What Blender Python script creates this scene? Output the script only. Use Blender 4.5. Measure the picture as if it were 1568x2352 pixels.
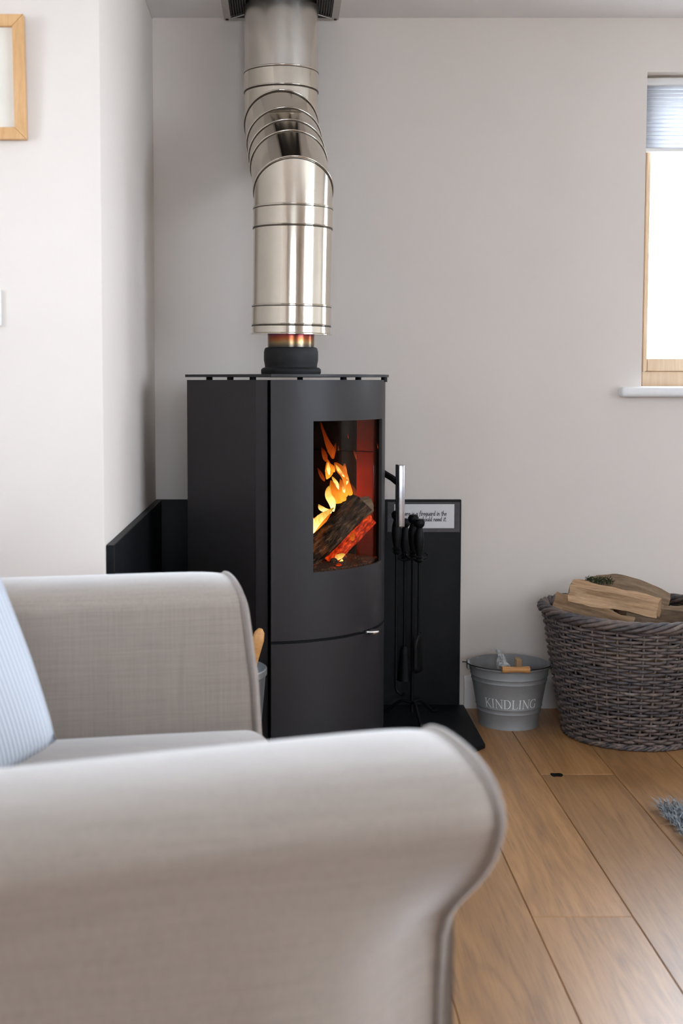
import bpy, bmesh, math, random
from mathutils import Vector, Matrix, noise

random.seed(7)
for o in list(bpy.data.objects):
    bpy.data.objects.remove(o)
sc = bpy.context.scene
COL = sc.collection
PI = math.pi

# ------------------------------------------------------------------ camera
CZ = 1.055                     # camera height
PITCH = math.radians(4.0)
FPX = 2900.0                   # focal length in pixels of the 1568x2352 frame
VX, VY = 653.0, 1078.0         # principal point
cam_d = bpy.data.cameras.new('camera')
cam = bpy.data.objects.new('camera', cam_d)
COL.objects.link(cam)
cam.location = (0, 0, CZ)
cam.rotation_euler = (PI / 2 - PITCH, 0, 0)
cam_d.sensor_fit = 'AUTO'
cam_d.sensor_width = 36
cam_d.lens = FPX / 2352 * 36
cam_d.shift_x = (784 - VX) / 2352
cam_d.shift_y = -(1176 - VY) / 2352
cam_d.clip_start = 0.05
cam_d.dof.use_dof = True
cam_d.dof.focus_distance = 3.75
cam_d.dof.aperture_fstop = 4.3
sc.camera = cam

# ------------------------------------------------------------------ light
SKY = 14.0
w = bpy.data.worlds.new('sky')
sc.world = w
w.use_nodes = True
bg = w.node_tree.nodes['Background']
bg.inputs[0].default_value = (0.76, 0.87, 1.0, 1)
bg.inputs[1].default_value = SKY
sc.view_settings.view_transform = 'Standard'
sc.view_settings.look = 'None'
sc.view_settings.gamma = 1
sc.view_settings.exposure = 0.66
sc.view_settings.use_curve_mapping = False
sc.cycles.use_adaptive_sampling = True
sc.cycles.adaptive_threshold = 0.03
sc.cycles.max_bounces = 8
sc.cycles.diffuse_bounces = 5
sc.cycles.glossy_bounces = 4
sc.cycles.transparent_max_bounces = 16
sc.cycles.caustics_reflective = False
sc.cycles.caustics_refractive = False


def portal(name, loc, rot, sx, sz):
    """marks a window opening for the sky light (gives off no light itself)"""
    l = bpy.data.lights.new(name, 'AREA')
    l.shape = 'RECTANGLE'
    l.size, l.size_y = sx, sz
    l.cycles.is_portal = True
    o = bpy.data.objects.new(name, l)
    o.location = loc
    o.rotation_euler = rot
    COL.objects.link(o)
    return o


# room
XL, XR = -1.75, 2.9            # left and right walls
YF, YB = -3.6, 4.03            # wall behind the camera, back wall
ZC = 2.186                     # ceiling
YA = 2.88                      # face of the wall with the picture
XA = -0.412                    # alcove side wall
WIN1 = (1.136, 2.6, 1.035, 2.02)      # back wall window x0 x1 z0 z1
WIN2 = (0.95, 2.05, 0.80, 2.05)       # left wall window y0 y1 z0 z1
WIN3 = (-0.70, 1.30, 0.95, 2.06)        # window behind the camera x0 x1 z0 z1
WIN4 = (-0.6, 1.9, 0.95, 2.10)        # wide unseen window added at the right for light, y0 y1 z0 z1
portal('daylight_back_window', ((WIN1[0] + WIN1[1]) / 2, YB + 0.19, (WIN1[2] + WIN1[3]) / 2), (-PI / 2, 0, 0), WIN1[1] - WIN1[0], WIN1[3] - WIN1[2])
portal('daylight_left_window', (XL - 0.19, (WIN2[0] + WIN2[1]) / 2, (WIN2[2] + WIN2[3]) / 2), (0, -PI / 2, 0), WIN2[3] - WIN2[2], WIN2[1] - WIN2[0])
portal('daylight_rear_window', ((WIN3[0] + WIN3[1]) / 2, YF - 0.19, (WIN3[2] + WIN3[3]) / 2), (PI / 2, 0, 0), WIN3[1] - WIN3[0], WIN3[3] - WIN3[2])


portal('daylight_added_window', (XR + 0.19, (WIN4[0] + WIN4[1]) / 2, (WIN4[2] + WIN4[3]) / 2), (0, PI / 2, 0), WIN4[3] - WIN4[2], WIN4[1] - WIN4[0])


# ------------------------------------------------------------------ helpers
def ray(px, py):
    rx, ru = (px - VX) / FPX, -(py - VY) / FPX
    c, s = math.cos(PITCH), math.sin(PITCH)
    return Vector((rx, c + ru * s, -s + ru * c))


def at(px, py, Y):
    """point of the photograph at distance Y into the room"""
    d = ray(px, py)
    t = Y / d.y
    return Vector((d.x * t, Y, CZ + d.z * t))


def on_floor(px, py, z=0.0):
    d = ray(px, py)
    t = (z - CZ) / d.z
    return Vector((d.x * t, d.y * t, z))


def mk(name, verts, faces, mat, parent=None, loc=None, smooth=False):
    """one mesh object; verts in world space, moved to the parent's origin"""
    me = bpy.data.meshes.new(name)
    base = parent_world(parent) if parent else Vector(loc or (0, 0, 0))
    me.from_pydata([tuple(Vector(v) - base) for v in verts], [], faces)
    return fin(name, me, mat, parent, base, smooth)


def parent_world(p):
    v = Vector((0, 0, 0))
    while p:
        v += p.location
        p = p.parent
    return v


def fin(name, me, mat, parent, base, smooth):
    bm = bmesh.new()
    bm.from_mesh(me)
    bmesh.ops.recalc_face_normals(bm, faces=bm.faces)
    bm.to_mesh(me)
    bm.free()
    o = bpy.data.objects.new(name, me)
    COL.objects.link(o)
    if isinstance(mat, (list, tuple)):
        for m in mat:
            me.materials.append(m)
    elif mat:
        me.materials.append(mat)
    if parent:
        o.parent = parent
    else:
        o.location = base
    if smooth:
        me.polygons.foreach_set('use_smooth', [True] * len(me.polygons))
        if smooth != 'all':
            me.set_sharp_from_angle(angle=math.radians(smooth if smooth is not True else 40))
    return o


def local(name, verts, faces, mat, parent, smooth=False):
    """a part whose vertices are already in its thing's own frame"""
    me = bpy.data.meshes.new(name)
    me.from_pydata([tuple(v) for v in verts], [], faces)
    return fin(name, me, mat, parent, Vector((0, 0, 0)), smooth)


def thing(name, label, cat, loc=(0, 0, 0), rotz=0.0, group=None):
    o = bpy.data.objects.new(name, None)
    o.empty_display_size = 0.1
    o.location = loc
    o.rotation_euler = (0, 0, rotz)
    COL.objects.link(o)
    return tag(o, label, cat, group)


def tag(o, label, cat, group=None):
    o['label'] = label
    o['category'] = cat
    if group:
        o['group'] = group
    return o


def struct(o):
    o['kind'] = 'structure'
    return o


def boxv(x0, x1, y0, y1, z0, z1):
    v = [(x0, y0, z0), (x1, y0, z0), (x1, y1, z0), (x0, y1, z0), (x0, y0, z1), (x1, y0, z1), (x1, y1, z1), (x0, y1, z1)]
    f = [(0, 3, 2, 1), (4, 5, 6, 7), (0, 1, 5, 4), (1, 2, 6, 5), (2, 3, 7, 6), (3, 0, 4, 7)]
    return v, f


def bevel_vf(v, f, w, seg=2):
    bm = bmesh.new()
    vs = [bm.verts.new(p) for p in v]
    for q in f:
        bm.faces.new([vs[i] for i in q])
    bmesh.ops.recalc_face_normals(bm, faces=bm.faces)
    bmesh.ops.bevel(bm, geom=list(bm.edges), offset=w, segments=seg, profile=0.5, affect='EDGES')
    bm.verts.index_update()
    rv = [tuple(q.co) for q in bm.verts]
    rf = [tuple(q.index for q in g.verts) for g in bm.faces]
    bm.free()
    return rv, rf


def bbox(x0, x1, y0, y1, z0, z1, b=0.003, seg=2):
    return bevel_vf(*boxv(x0, x1, y0, y1, z0, z1), b, seg)


def join(*parts):
    V, F = [], []
    for v, f in parts:
        n = len(V)
        V += list(v)
        F += [tuple(i + n for i in q) for q in f]
    return V, F


def lathe(prof, n=48, c=(0, 0, 0), cap0=False, cap1=False, closed=False):
    """prof: (radius, z) list turned about the z axis through c"""
    V, F = [], []
    for r, z in prof:
        for i in range(n):
            a = 2 * PI * i / n
            V.append((c[0] + r * math.cos(a), c[1] + r * math.sin(a), c[2] + z))
    m = len(prof)
    for j in range(m if closed else m - 1):
        k = (j + 1) % m
        for i in range(n):
            i2 = (i + 1) % n
            F.append((j * n + i, j * n + i2, k * n + i2, k * n + i))
    if cap0:
        F.append(tuple(range(n - 1, -1, -1)))
    if cap1:
        F.append(tuple((m - 1) * n + i for i in range(n)))
    return V, F


def frame_of(d):
    d = d.normalized()
    ref = Vector((0, 0, 1)) if abs(d.z) < 0.9 else Vector((1, 0, 0))
    e1 = d.cross(ref).normalized()
    return e1, d.cross(e1).normalized()


def tube(path, r, n=8, closed=False, cap=True):
    """round bar along a path; r a number or one per point"""
    P = [Vector(p) for p in path]
    m = len(P)
    rs = r if isinstance(r, (list, tuple)) else [r] * m
    V, F = [], []
    e1 = None
    for i in range(m):
        if closed:
            d = P[(i + 1) % m] - P[(i - 1) % m]
        else:
            d = P[min(i + 1, m - 1)] - P[max(i - 1, 0)]
        d.normalize()
        if e1 is None:
            e1, e2 = frame_of(d)
        else:
            e1 = (e1 - d * e1.dot(d)).normalized()
            e2 = d.cross(e1)
        for k in range(n):
            a = 2 * PI * k / n
            V.append(P[i] + (e1 * math.cos(a) + e2 * math.sin(a)) * rs[i])
    for i in range(m if closed else m - 1):
        j = (i + 1) % m
        for k in range(n):
            k2 = (k + 1) % n
            F.append((i * n + k, i * n + k2, j * n + k2, j * n + k))
    if cap and not closed:
        F.append(tuple(range(n - 1, -1, -1)))
        F.append(tuple((m - 1) * n + k for k in range(n)))
    return V, F


def prism(poly, z0, z1):
    n = len(poly)
    V = [(p[0], p[1], z0) for p in poly] + [(p[0], p[1], z1) for p in poly]
    F = [tuple(range(n - 1, -1, -1)), tuple(range(n, 2 * n))]
    for i in range(n):
        j = (i + 1) % n
        F.append((i, j, n + j, n + i))
    return V, F


def smooth_path(pts, k=6):
    """Catmull-Rom through the points"""
    P = [Vector(p) for p in pts]
    out = []
    for i in range(len(P) - 1):
        a, b, c, d = P[max(i - 1, 0)], P[i], P[i + 1], P[min(i + 2, len(P) - 1)]
        for t in range(k):
            s = t / k
            out.append(0.5 * ((2 * b) + (c - a) * s + (2 * a - 5 * b + 4 * c - d) * s * s + (3 * b - a - 3 * c + d) * s ** 3))
    out.append(P[-1])
    return out


# ------------------------------------------------------------------ materials
MATS = {}


class NT:
    def __init__(self, name):
        self.m = bpy.data.materials.new(name)
        self.m.use_nodes = True
        self.t = self.m.node_tree
        self.b = self.t.nodes['Principled BSDF']
        self.out = self.t.nodes['Material Output']

    def n(self, typ, **kw):
        nd = self.t.nodes.new(typ)
        for k, v in kw.items():
            if k in nd.inputs:
                nd.inputs[k].default_value = v
            else:
                setattr(nd, k, v)
        return nd

    def l(self, a, b):
        self.t.links.new(a, b)

    def set(self, **kw):
        for k, v in kw.items():
            k = k.replace('_', ' ')
            self.b.inputs[k].default_value = v

    def coord(self, kind='Object', scale=(1, 1, 1), off=None):
        tc = self.n('ShaderNodeTexCoord')
        mp = self.n('ShaderNodeMapping')
        mp.inputs['Scale'].default_value = scale
        self.l(tc.outputs[kind], mp.inputs['Vector'])
        if off is not None:
            self.l(off, mp.inputs['Location'])
        return mp.outputs[0]

    def noise(self, vec, scale, detail=4, rough=0.6, dist=0.0):
        nd = self.n('ShaderNodeTexNoise')
        nd.inputs['Scale'].default_value = scale
        nd.inputs['Detail'].default_value = detail
        nd.inputs['Roughness'].default_value = rough
        nd.inputs['Distortion'].default_value = dist
        if vec is not None:
            self.l(vec, nd.inputs['Vector'])
        return nd.outputs['Fac']

    def ramp(self, fac, stops):
        r = self.n('ShaderNodeValToRGB')
        e = r.color_ramp.elements
        while len(e) < len(stops):
            e.new(0.5)
        for i, (p, c) in enumerate(stops):
            e[i].position = p
            e[i].color = (*c, 1) if len(c) == 3 else c
        self.l(fac, r.inputs[0])
        return r.outputs[0]

    def math(self, op, a, b=0.5, c=None):
        nd = self.n('ShaderNodeMath', operation=op)
        for i, v in enumerate((a, b, c)):
            if v is None:
                continue
            if isinstance(v, (int, float)):
                nd.inputs[i].default_value = v
            else:
                self.l(v, nd.inputs[i])
        return nd.outputs[0]

    def mix(self, fac, a, b, mode='MIX'):
        nd = self.n('ShaderNodeMix', data_type='RGBA', blend_type=mode)
        for s, v in ((nd.inputs[0], fac), (nd.inputs[6], a), (nd.inputs[7], b)):
            if isinstance(v, (int, float)):
                s.default_value = v
            elif isinstance(v, tuple):
                s.default_value = (*v, 1) if len(v) == 3 else v
            else:
                self.l(v, s)
        return nd.outputs[2]

    def bump(self, h, strength=0.3, dist=0.002):
        nd = self.n('ShaderNodeBump')
        nd.inputs['Strength'].default_value = strength
        nd.inputs['Distance'].default_value = dist
        self.l(h, nd.inputs['Height'])
        self.l(nd.outputs[0], self.b.inputs['Normal'])

    def rnd(self):
        return self.n('ShaderNodeObjectInfo').outputs['Random']


def plain(name, col, rough=0.5, metal=0.0, var=0.06, scale=60.0, bump=0.0, bscale=200.0, spec=None, kind='Object'):
    t = NT(name)
    v = t.coord(kind)
    f = t.noise(v, scale)
    lo = tuple(max(0, c * (1 - var)) for c in col)
    hi = tuple(min(1, c * (1 + var)) for c in col)
    t.l(t.ramp(f, [(0.3, lo), (0.7, hi)]), t.b.inputs['Base Color'])
    t.set(Roughness=rough, Metallic=metal)
    if spec is not None:
        t.b.inputs['Specular IOR Level'].default_value = spec
    if bump:
        t.bump(t.noise(v, bscale, 3), bump)
    return t.m


def wood(name, dark, mid, light, grain=(40, 2.5, 40), rough=0.45, rings=True, rnd=False, spec=0.4, bump=0.15, kind='Object', pores=False):
    t = NT(name)
    off = None
    if rnd:
        r = t.rnd()
        cb = t.n('ShaderNodeCombineXYZ')
        t.l(t.math('MULTIPLY', r, 37.0), cb.inputs[0])
        t.l(t.math('MULTIPLY', r, 91.0), cb.inputs[1])
        t.l(t.math('MULTIPLY', r, 13.0), cb.inputs[2])
        off = cb.outputs[0]
    v = t.coord(kind, grain, off)
    fine = t.noise(v, 3.0, 6, 0.7, 0.3)
    v2 = t.coord(kind, tuple(g * 0.22 for g in grain), off)
    big = t.noise(v2, 1.0, 3, 0.5, 1.6)
    f = t.math('ADD', t.math('MULTIPLY', fine, 0.55), t.math('MULTIPLY', big, 0.45))
    if rings:
        wv = t.math('FRACT', t.math('MULTIPLY', big, 9.0))
        tri = t.math('ABSOLUTE', t.math('SUBTRACT', wv, 0.5))
        f = t.math('ADD', t.math('MULTIPLY', f, 0.86), t.math('MULTIPLY', tri, 0.28))
    if pores:
        pv_ = t.coord(kind, (420, 9, 420), off)
        pr = t.noise(pv_, 1.0, 3, 0.6)
        f = t.math('SUBTRACT', f, t.math('MULTIPLY', t.math('MAXIMUM', t.math('SUBTRACT', pr, 0.52), 0.0), 1.1))
    lo_, hi_ = (0.27, 0.78) if pores else (0.34, 0.70)
    c = t.ramp(f, [(lo_, dark), (0.52, mid), (hi_, light)])
    if rnd:
        hv = t.n('ShaderNodeHueSaturation')
        t.l(t.math('ADD', t.math('MULTIPLY', t.rnd(), 0.3), 0.85), hv.inputs['Value'])
        t.l(c, hv.inputs['Color'])
        c = hv.outputs[0]
    t.l(c, t.b.inputs['Base Color'])
    t.set(Roughness=rough)
    t.b.inputs['Specular IOR Level'].default_value = spec
    t.bump(fine, bump, 0.001)
    return t.m


def fabric(name, col, var=0.10, stripes=False):
    t = NT(name)
    a = t.noise(t.coord('Object', (3, 3, 110)), 2.2, 5, 0.75)
    b = t.noise(t.coord('Object', (110, 110, 3)), 2.2, 5, 0.75)
    g = t.noise(t.coord('Object'), 900.0, 2)
    f = t.math('ADD', t.math('MULTIPLY', t.math('ADD', a, b), 0.42), t.math('MULTIPLY', g, 0.16))
    c = t.ramp(f, [(0.34, tuple(q * (1 - 2 * var) for q in col)), (0.5, col), (0.66, tuple(q * (1 + 1.6 * var) for q in col))])
    t.l(c, t.b.inputs['Base Color'])
    t.set(Roughness=0.95)
    t.b.inputs['Specular IOR Level'].default_value = 0.15
    t.b.inputs['Sheen Weight'].default_value = 0.55
    t.b.inputs['Sheen Roughness'].default_value = 0.4
    t.bump(f, 0.25, 0.0015)
    return t.m


def emis(name, col, strength):
    t = NT(name)
    f = t.noise(t.coord('Object'), 60.0)
    t.set(Roughness=1.0)
    t.b.inputs['Base Color'].default_value = (*[c * 0.2 for c in col], 1)
    t.b.inputs['Emission Strength'].default_value = strength
    t.l(t.ramp(f, [(0.3, tuple(c * 0.8 for c in col)), (0.7, col)]), t.b.inputs['Emission Color'])
    return t.m


def pane_glass(name, tint=(1, 1, 1), refl=0.06):
    t = NT(name)
    tr = t.n('ShaderNodeBsdfTransparent')
    tr.inputs[0].default_value = (*tint, 1)
    gl = t.n('ShaderNodeBsdfGlossy')
    gl.inputs['Roughness'].default_value = 0.02
    fr = t.n('ShaderNodeFresnel')
    fr.inputs[0].default_value = 1.45
    mx = t.n('ShaderNodeMixShader')
    t.l(t.math('MULTIPLY', fr.outputs[0], refl * 10), mx.inputs[0])
    t.l(tr.outputs[0], mx.inputs[1])
    t.l(gl.outputs[0], mx.inputs[2])
    t.l(mx.outputs[0], t.out.inputs[0])
    return t.m


M = {}
M['wall'] = plain('wall_paint', (0.745, 0.68, 0.625), 0.85, var=0.015, scale=3.0, bump=0.06, bscale=350, kind='Object')
M['ceiling'] = plain('ceiling_paint', (0.86, 0.84, 0.84), 0.9, var=0.015, scale=3.0)
M['gloss_white'] = plain('white_gloss_paint', (0.80, 0.79, 0.78), 0.35, var=0.02)
M['plank'] = wood('oak_plank', (0.19, 0.092, 0.034), (0.325, 0.165, 0.060), (0.43, 0.242, 0.102), grain=(30, 1.7, 30), rough=0.38, rnd=True, spec=0.8, bump=0.05, pores=True)
M['subfloor'] = plain('subfloor', (0.05, 0.03, 0.018), 0.9)
M['frame_wood'] = wood('glare_paled_oak', (0.66, 0.48, 0.31), (0.74, 0.56, 0.38), (0.80, 0.63, 0.45), grain=(30, 30, 3), rough=0.4)  # wood colour paled to put the window glare into it
M['pine'] = wood('warm_pine', (0.55, 0.30, 0.12), (0.68, 0.40, 0.18), (0.76, 0.48, 0.24), grain=(20, 20, 3), rough=0.4, rings=False)
M['mat_board'] = plain('mat_board', (0.78, 0.74, 0.66), 0.9, var=0.03, scale=15)
M['slate'] = plain('slate', (0.006, 0.0065, 0.008), 0.5, var=0.35, scale=14, bump=0.12, bscale=60, spec=0.22)
M['stove'] = plain('stove_paint', (0.026, 0.0235, 0.025), 0.45, var=0.10, scale=400, bump=0.05, bscale=900, spec=0.35)
M['black'] = plain('black_iron', (0.003, 0.003, 0.0035), 0.5, var=0.3, scale=90, bump=0.15, bscale=150, spec=0.2)
M['cast'] = plain('cast_collar', (0.014, 0.014, 0.015), 0.55, var=0.3, scale=50, bump=0.15, bscale=90, spec=0.3)
M['steel'] = plain('stainless', (0.76, 0.71, 0.62), 0.10, 1.0, var=0.05, scale=7)
M['steel_dull'] = plain('stainless_dull', (0.70, 0.665, 0.61), 0.24, 1.0, var=0.07, scale=9)
M['groove'] = plain('seam_shadow_line', (0.10, 0.085, 0.07), 0.4, 1.0, var=0.2)
M['brushed'] = plain('brushed_steel', (0.55, 0.55, 0.57), 0.28, 1.0, var=0.08, scale=40)
M['chrome'] = plain('chrome', (0.75, 0.75, 0.76), 0.08, 1.0, var=0.02)
M['fabric'] = fabric('grey_linen', (0.272, 0.226, 0.193))
M['piping'] = fabric('grey_linen_piping', (0.235, 0.20, 0.177))
M['glass'] = pane_glass('window_glass')
M['stove_glass'] = pane_glass('stove_glass', (0.93, 0.92, 0.90), 0.004)
M['bucket'] = plain('grey_enamel', (0.27, 0.28, 0.285), 0.5, 0.1, var=0.06, scale=40)
M['bucket_in'] = plain('grey_enamel_inside', (0.25, 0.255, 0.26), 0.55, 0.1, var=0.08, scale=30)
M['galv'] = plain('galvanised', (0.42, 0.44, 0.46), 0.35, 0.8, var=0.15, scale=60)
M['wire'] = plain('dark_wire', (0.05, 0.05, 0.052), 0.4, 0.8)
M['grip'] = wood('turned_grip', (0.42, 0.19, 0.06), (0.56, 0.28, 0.10), (0.64, 0.35, 0.14), grain=(6, 60, 60), rough=0.45, rings=False)
M['stick'] = wood('kindling_wood', (0.33, 0.20, 0.10), (0.47, 0.30, 0.16), (0.58, 0.41, 0.24), grain=(60, 60, 8), rough=0.8, rings=False)
M['paper'] = plain('white_paper', (0.74, 0.73, 0.74), 0.8, var=0.02)
M['lamin'] = plain('laminate_film', (0.075, 0.075, 0.085), 0.16, var=0.2, scale=20)
M['ink'] = plain('ink', (0.012, 0.012, 0.014), 0.7)
M['letter'] = plain('letter_paint', (0.86, 0.86, 0.84), 0.6, var=0.03)
M['socket'] = plain('white_plastic', (0.78, 0.78, 0.77), 0.3, var=0.01)
M['news'] = plain('crumpled_newsprint', (0.46, 0.46, 0.46), 0.8, var=0.45, scale=130)
M['vent'] = plain('vent_plate', (0.52, 0.49, 0.46), 0.5, var=0.04)
M['vent_dark'] = plain('vent_dark', (0.025, 0.023, 0.022), 0.6)
M['vent_slat'] = plain('vent_slat', (0.11, 0.10, 0.095), 0.5, 0.5)
M['sooty'] = plain('sooty_brick', (0.007, 0.0045, 0.0035), 0.95, var=0.5, scale=25, bump=0.2, bscale=60, spec=0.03)
M['firebrick_glow'] = plain('fire_brick', (0.15, 0.015, 0.003), 0.9, var=0.25, scale=20, bump=0.2, bscale=80, spec=0.03)  # clay red deepened: the fire's glow is put into the brick colour
M['ground'] = plain('garden_paving', (0.62, 0.61, 0.58), 0.9, var=0.1, scale=2)
M['rug_base'] = plain('rug_backing', (0.07, 0.085, 0.10), 0.95, var=0.2)


def mat_wicker():
    t = NT('wicker')
    n1 = t.noise(t.coord('Object'), 55.0, 4)
    r = t.rnd()
    f = t.math('ADD', t.math('MULTIPLY', n1, 0.75), t.math('MULTIPLY', r, 0.25))
    c = t.ramp(f, [(0.30, (0.036, 0.031, 0.036)), (0.50, (0.095, 0.074, 0.071)), (0.64, (0.150, 0.106, 0.083)), (0.76, (0.21, 0.185, 0.18))])
    t.l(c, t.b.inputs['Base Color'])
    t.set(Roughness=0.5)
    t.bump(t.noise(t.coord('Object'), 300.0, 3), 0.2)
    return t.m


def mat_log(name, dark, mid, light):
    return wood(name, dark, mid, light, grain=(4, 55, 55), rough=0.85, rings=False, rnd=True, spec=0.2, bump=0.5)


def mat_charred():
    t = NT('charred_log')
    v = t.coord('Object', (30, 110, 110))
    n1 = t.noise(v, 1.0, 6, 0.7)
    n2 = t.noise(t.coord('Object'), 16.0, 4)
    c = t.ramp(n1, [(0.36, (0.006, 0.005, 0.004)), (0.52, (0.05, 0.028, 0.017)), (0.66, (0.22, 0.12, 0.065))])
    t.l(c, t.b.inputs['Base Color'])
    t.set(Roughness=0.9)
    t.b.inputs['Specular IOR Level'].default_value = 0.08
    g = t.ramp(n2, [(0.55, (0, 0, 0)), (0.72, (0.55, 0.13, 0.02))])
    t.l(t.mix(n1, (0, 0, 0), g), t.b.inputs['Emission Color'])
    t.b.inputs['Emission Strength'].default_value = 0.3
    t.bump(n1, 0.9, 0.006)
    return t.m


def mat_ember():
    t = NT('glowing_ember')
    n1 = t.noise(t.coord('Object', (60, 160, 160)), 1.0, 5, 0.7)
    c = t.ramp(n1, [(0.34, (0.03, 0.001, 0.0005)), (0.50, (0.45, 0.02, 0.002)), (0.62, (1.0, 0.085, 0.006)), (0.74, (1.0, 0.33, 0.04))])
    t.l(c, t.b.inputs['Emission Color'])
    t.b.inputs['Emission Strength'].default_value = 0.6
    t.b.inputs['Base Color'].default_value = (0.02, 0.004, 0.002, 1)
    t.b.inputs['Specular IOR Level'].default_value = 0.05
    t.bump(n1, 0.8, 0.005)
    return t.m


def mat_ash():
    t = NT('ash_bed')
    n1 = t.noise(t.coord('Object'), 190.0, 4, 0.7)
    n2 = t.noise(t.coord('Object'), 30.0, 3)
    c = t.ramp(n1, [(0.36, (0.015, 0.008, 0.006)), (0.6, (0.14, 0.075, 0.05)), (0.75, (0.30, 0.17, 0.11))])
    t.l(c, t.b.inputs['Base Color'])
    t.set(Roughness=1.0)
    t.b.inputs['Specular IOR Level'].default_value = 0.05
    g = t.ramp(n2, [(0.62, (0, 0, 0)), (0.75, (1.0, 0.13, 0.02))])
    t.l(t.mix(n1, (0, 0, 0), g), t.b.inputs['Emission Color'])
    t.b.inputs['Emission Strength'].default_value = 0.5
    t.bump(n1, 0.9, 0.006)
    return t.m


def mat_flame(name, base, tip, strength, alpha):
    """burning gas: glows, and lets what is behind it show through"""
    t = NT(name)
    tc = t.n('ShaderNodeTexCoord')
    sp = t.n('ShaderNodeSeparateXYZ')
    t.l(tc.outputs['Generated'], sp.inputs[0])
    nz = t.noise(t.coord('Object', (1, 1, 0.45)), 65.0, 3, 0.6, 0.8)
    h = t.math('ADD', sp.outputs[2], t.math('MULTIPLY', t.math('SUBTRACT', nz, 0.5), 0.9))
    col = t.ramp(h, [(0.0, base), (0.45, tuple((a + b) / 2 for a, b in zip(base, tip))), (1.0, tip)])
    em = t.n('ShaderNodeEmission')
    t.l(col, em.inputs[0])
    t.l(t.ramp(h, [(0.0, (strength,) * 3), (1.0, (strength * 0.45,) * 3)]), em.inputs[1])
    em.inputs[1].default_value = strength
    st = t.math('MULTIPLY', t.math('SUBTRACT', 1.25, h), strength)
    t.l(st, em.inputs[1])
    tr = t.n('ShaderNodeBsdfTransparent')
    mx = t.n('ShaderNodeMixShader')
    fac = t.math('MULTIPLY', t.ramp(nz, [(0.30, (0.25,) * 3), (0.55, (1, 1, 1))]), alpha)
    t.l(fac, mx.inputs[0])
    t.l(tr.outputs[0], mx.inputs[1])
    t.l(em.outputs[0], mx.inputs[2])
    t.l(mx.outputs[0], t.out.inputs[0])
    return t.m


def mat_stub():
    """flue stub, heat tinted blue, red and straw towards the stove"""
    t = NT('heat_tinted_steel')
    tc = t.n('ShaderNodeTexCoord')
    sp = t.n('ShaderNodeSeparateXYZ')
    t.l(tc.outputs['Generated'], sp.inputs[0])
    h = t.math('ADD', sp.outputs[2], t.math('MULTIPLY', t.math('SUBTRACT', t.noise(t.coord('Object'), 30.0), 0.5), 0.12))
    c = t.ramp(h, [(0.05, (0.06, 0.055, 0.05)), (0.42, (0.10, 0.085, 0.065)), (0.55, (0.26, 0.18, 0.09)), (0.68, (0.30, 0.085, 0.03)), (0.82, (0.19, 0.04, 0.045)), (0.93, (0.04, 0.05, 0.13))])
    t.l(c, t.b.inputs['Base Color'])
    t.set(Metallic=1.0, Roughness=0.25)
    return t.m


def mat_cushion():
    t = NT('ribbed_blue_cotton')
    tc = t.n('ShaderNodeTexCoord')
    wv = t.n('ShaderNodeTexWave', wave_type='BANDS', bands_direction='X')
    wv.inputs['Scale'].default_value = 46.0
    wv.inputs['Distortion'].default_value = 0.0
    t.l(tc.outputs['Object'], wv.inputs['Vector'])
    f = wv.outputs['Fac']
    t.l(t.ramp(f, [(0.2, (0.38, 0.42, 0.48)), (0.7, (0.58, 0.60, 0.64))]), t.b.inputs['Base Color'])
    t.set(Roughness=0.95)
    t.bump(f, 0.35, 0.002)
    return t.m


def mat_pile():
    t = NT('shaggy_pile')
    n1 = t.noise(t.coord('Object'), 70.0, 3)
    t.l(t.ramp(n1, [(0.3, (0.15, 0.175, 0.195)), (0.55, (0.27, 0.295, 0.32)), (0.75, (0.42, 0.445, 0.47))]), t.b.inputs['Base Color'])
    t.set(Roughness=0.9)
    return t.m


def mat_blind():
    t = NT('pleated_blind_cloth')
    d = t.n('ShaderNodeBsdfDiffuse')
    d.inputs[0].default_value = (0.52, 0.54, 0.60, 1)
    tl = t.n('ShaderNodeBsdfTranslucent')
    f = t.noise(t.coord('Object', (2, 2, 120)), 3.0)
    t.l(t.ramp(f, [(0.3, (0.30, 0.30, 0.33)), (0.7, (0.48, 0.47, 0.45))]), tl.inputs[0])
    mx = t.n('ShaderNodeMixShader')
    mx.inputs[0].default_value = 0.45
    t.l(d.outputs[0], mx.inputs[1])
    t.l(tl.outputs[0], mx.inputs[2])
    t.l(mx.outputs[0], t.out.inputs[0])
    return t.m


M['wicker'] = mat_wicker()
M['log'] = mat_log('split_log', (0.20, 0.115, 0.06), (0.37, 0.235, 0.135), (0.52, 0.36, 0.22))
M['log_dark'] = mat_log('weathered_log', (0.10, 0.065, 0.04), (0.20, 0.135, 0.085), (0.30, 0.215, 0.14))
M['bark'] = plain('bark', (0.09, 0.06, 0.04), 0.95, var=0.4, scale=40, bump=0.6, bscale=60)
M['moss'] = plain('moss', (0.035, 0.05, 0.018), 1.0, var=0.5, scale=200, bump=0.8, bscale=260)
M['charred'] = mat_charred()
M['ember'] = mat_ember()
M['ash'] = mat_ash()
M['flame_core'] = mat_flame('flame_core', (1.0, 0.78, 0.32), (1.0, 0.52, 0.05), 1.6, 0.95)
M['flame_mid'] = mat_flame('flame_mid', (1.0, 0.36, 0.025), (1.0, 0.17, 0.008), 1.05, 0.85)
M['flame_wisp'] = mat_flame('flame_wisp', (0.9, 0.14, 0.012), (0.6, 0.05, 0.006), 0.45, 0.35)
M['stub'] = mat_stub()
M['cushion'] = mat_cushion()
M['pile'] = mat_pile()
M['blind'] = mat_blind()

# ------------------------------------------------------------------ the room
WT = 0.20
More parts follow.
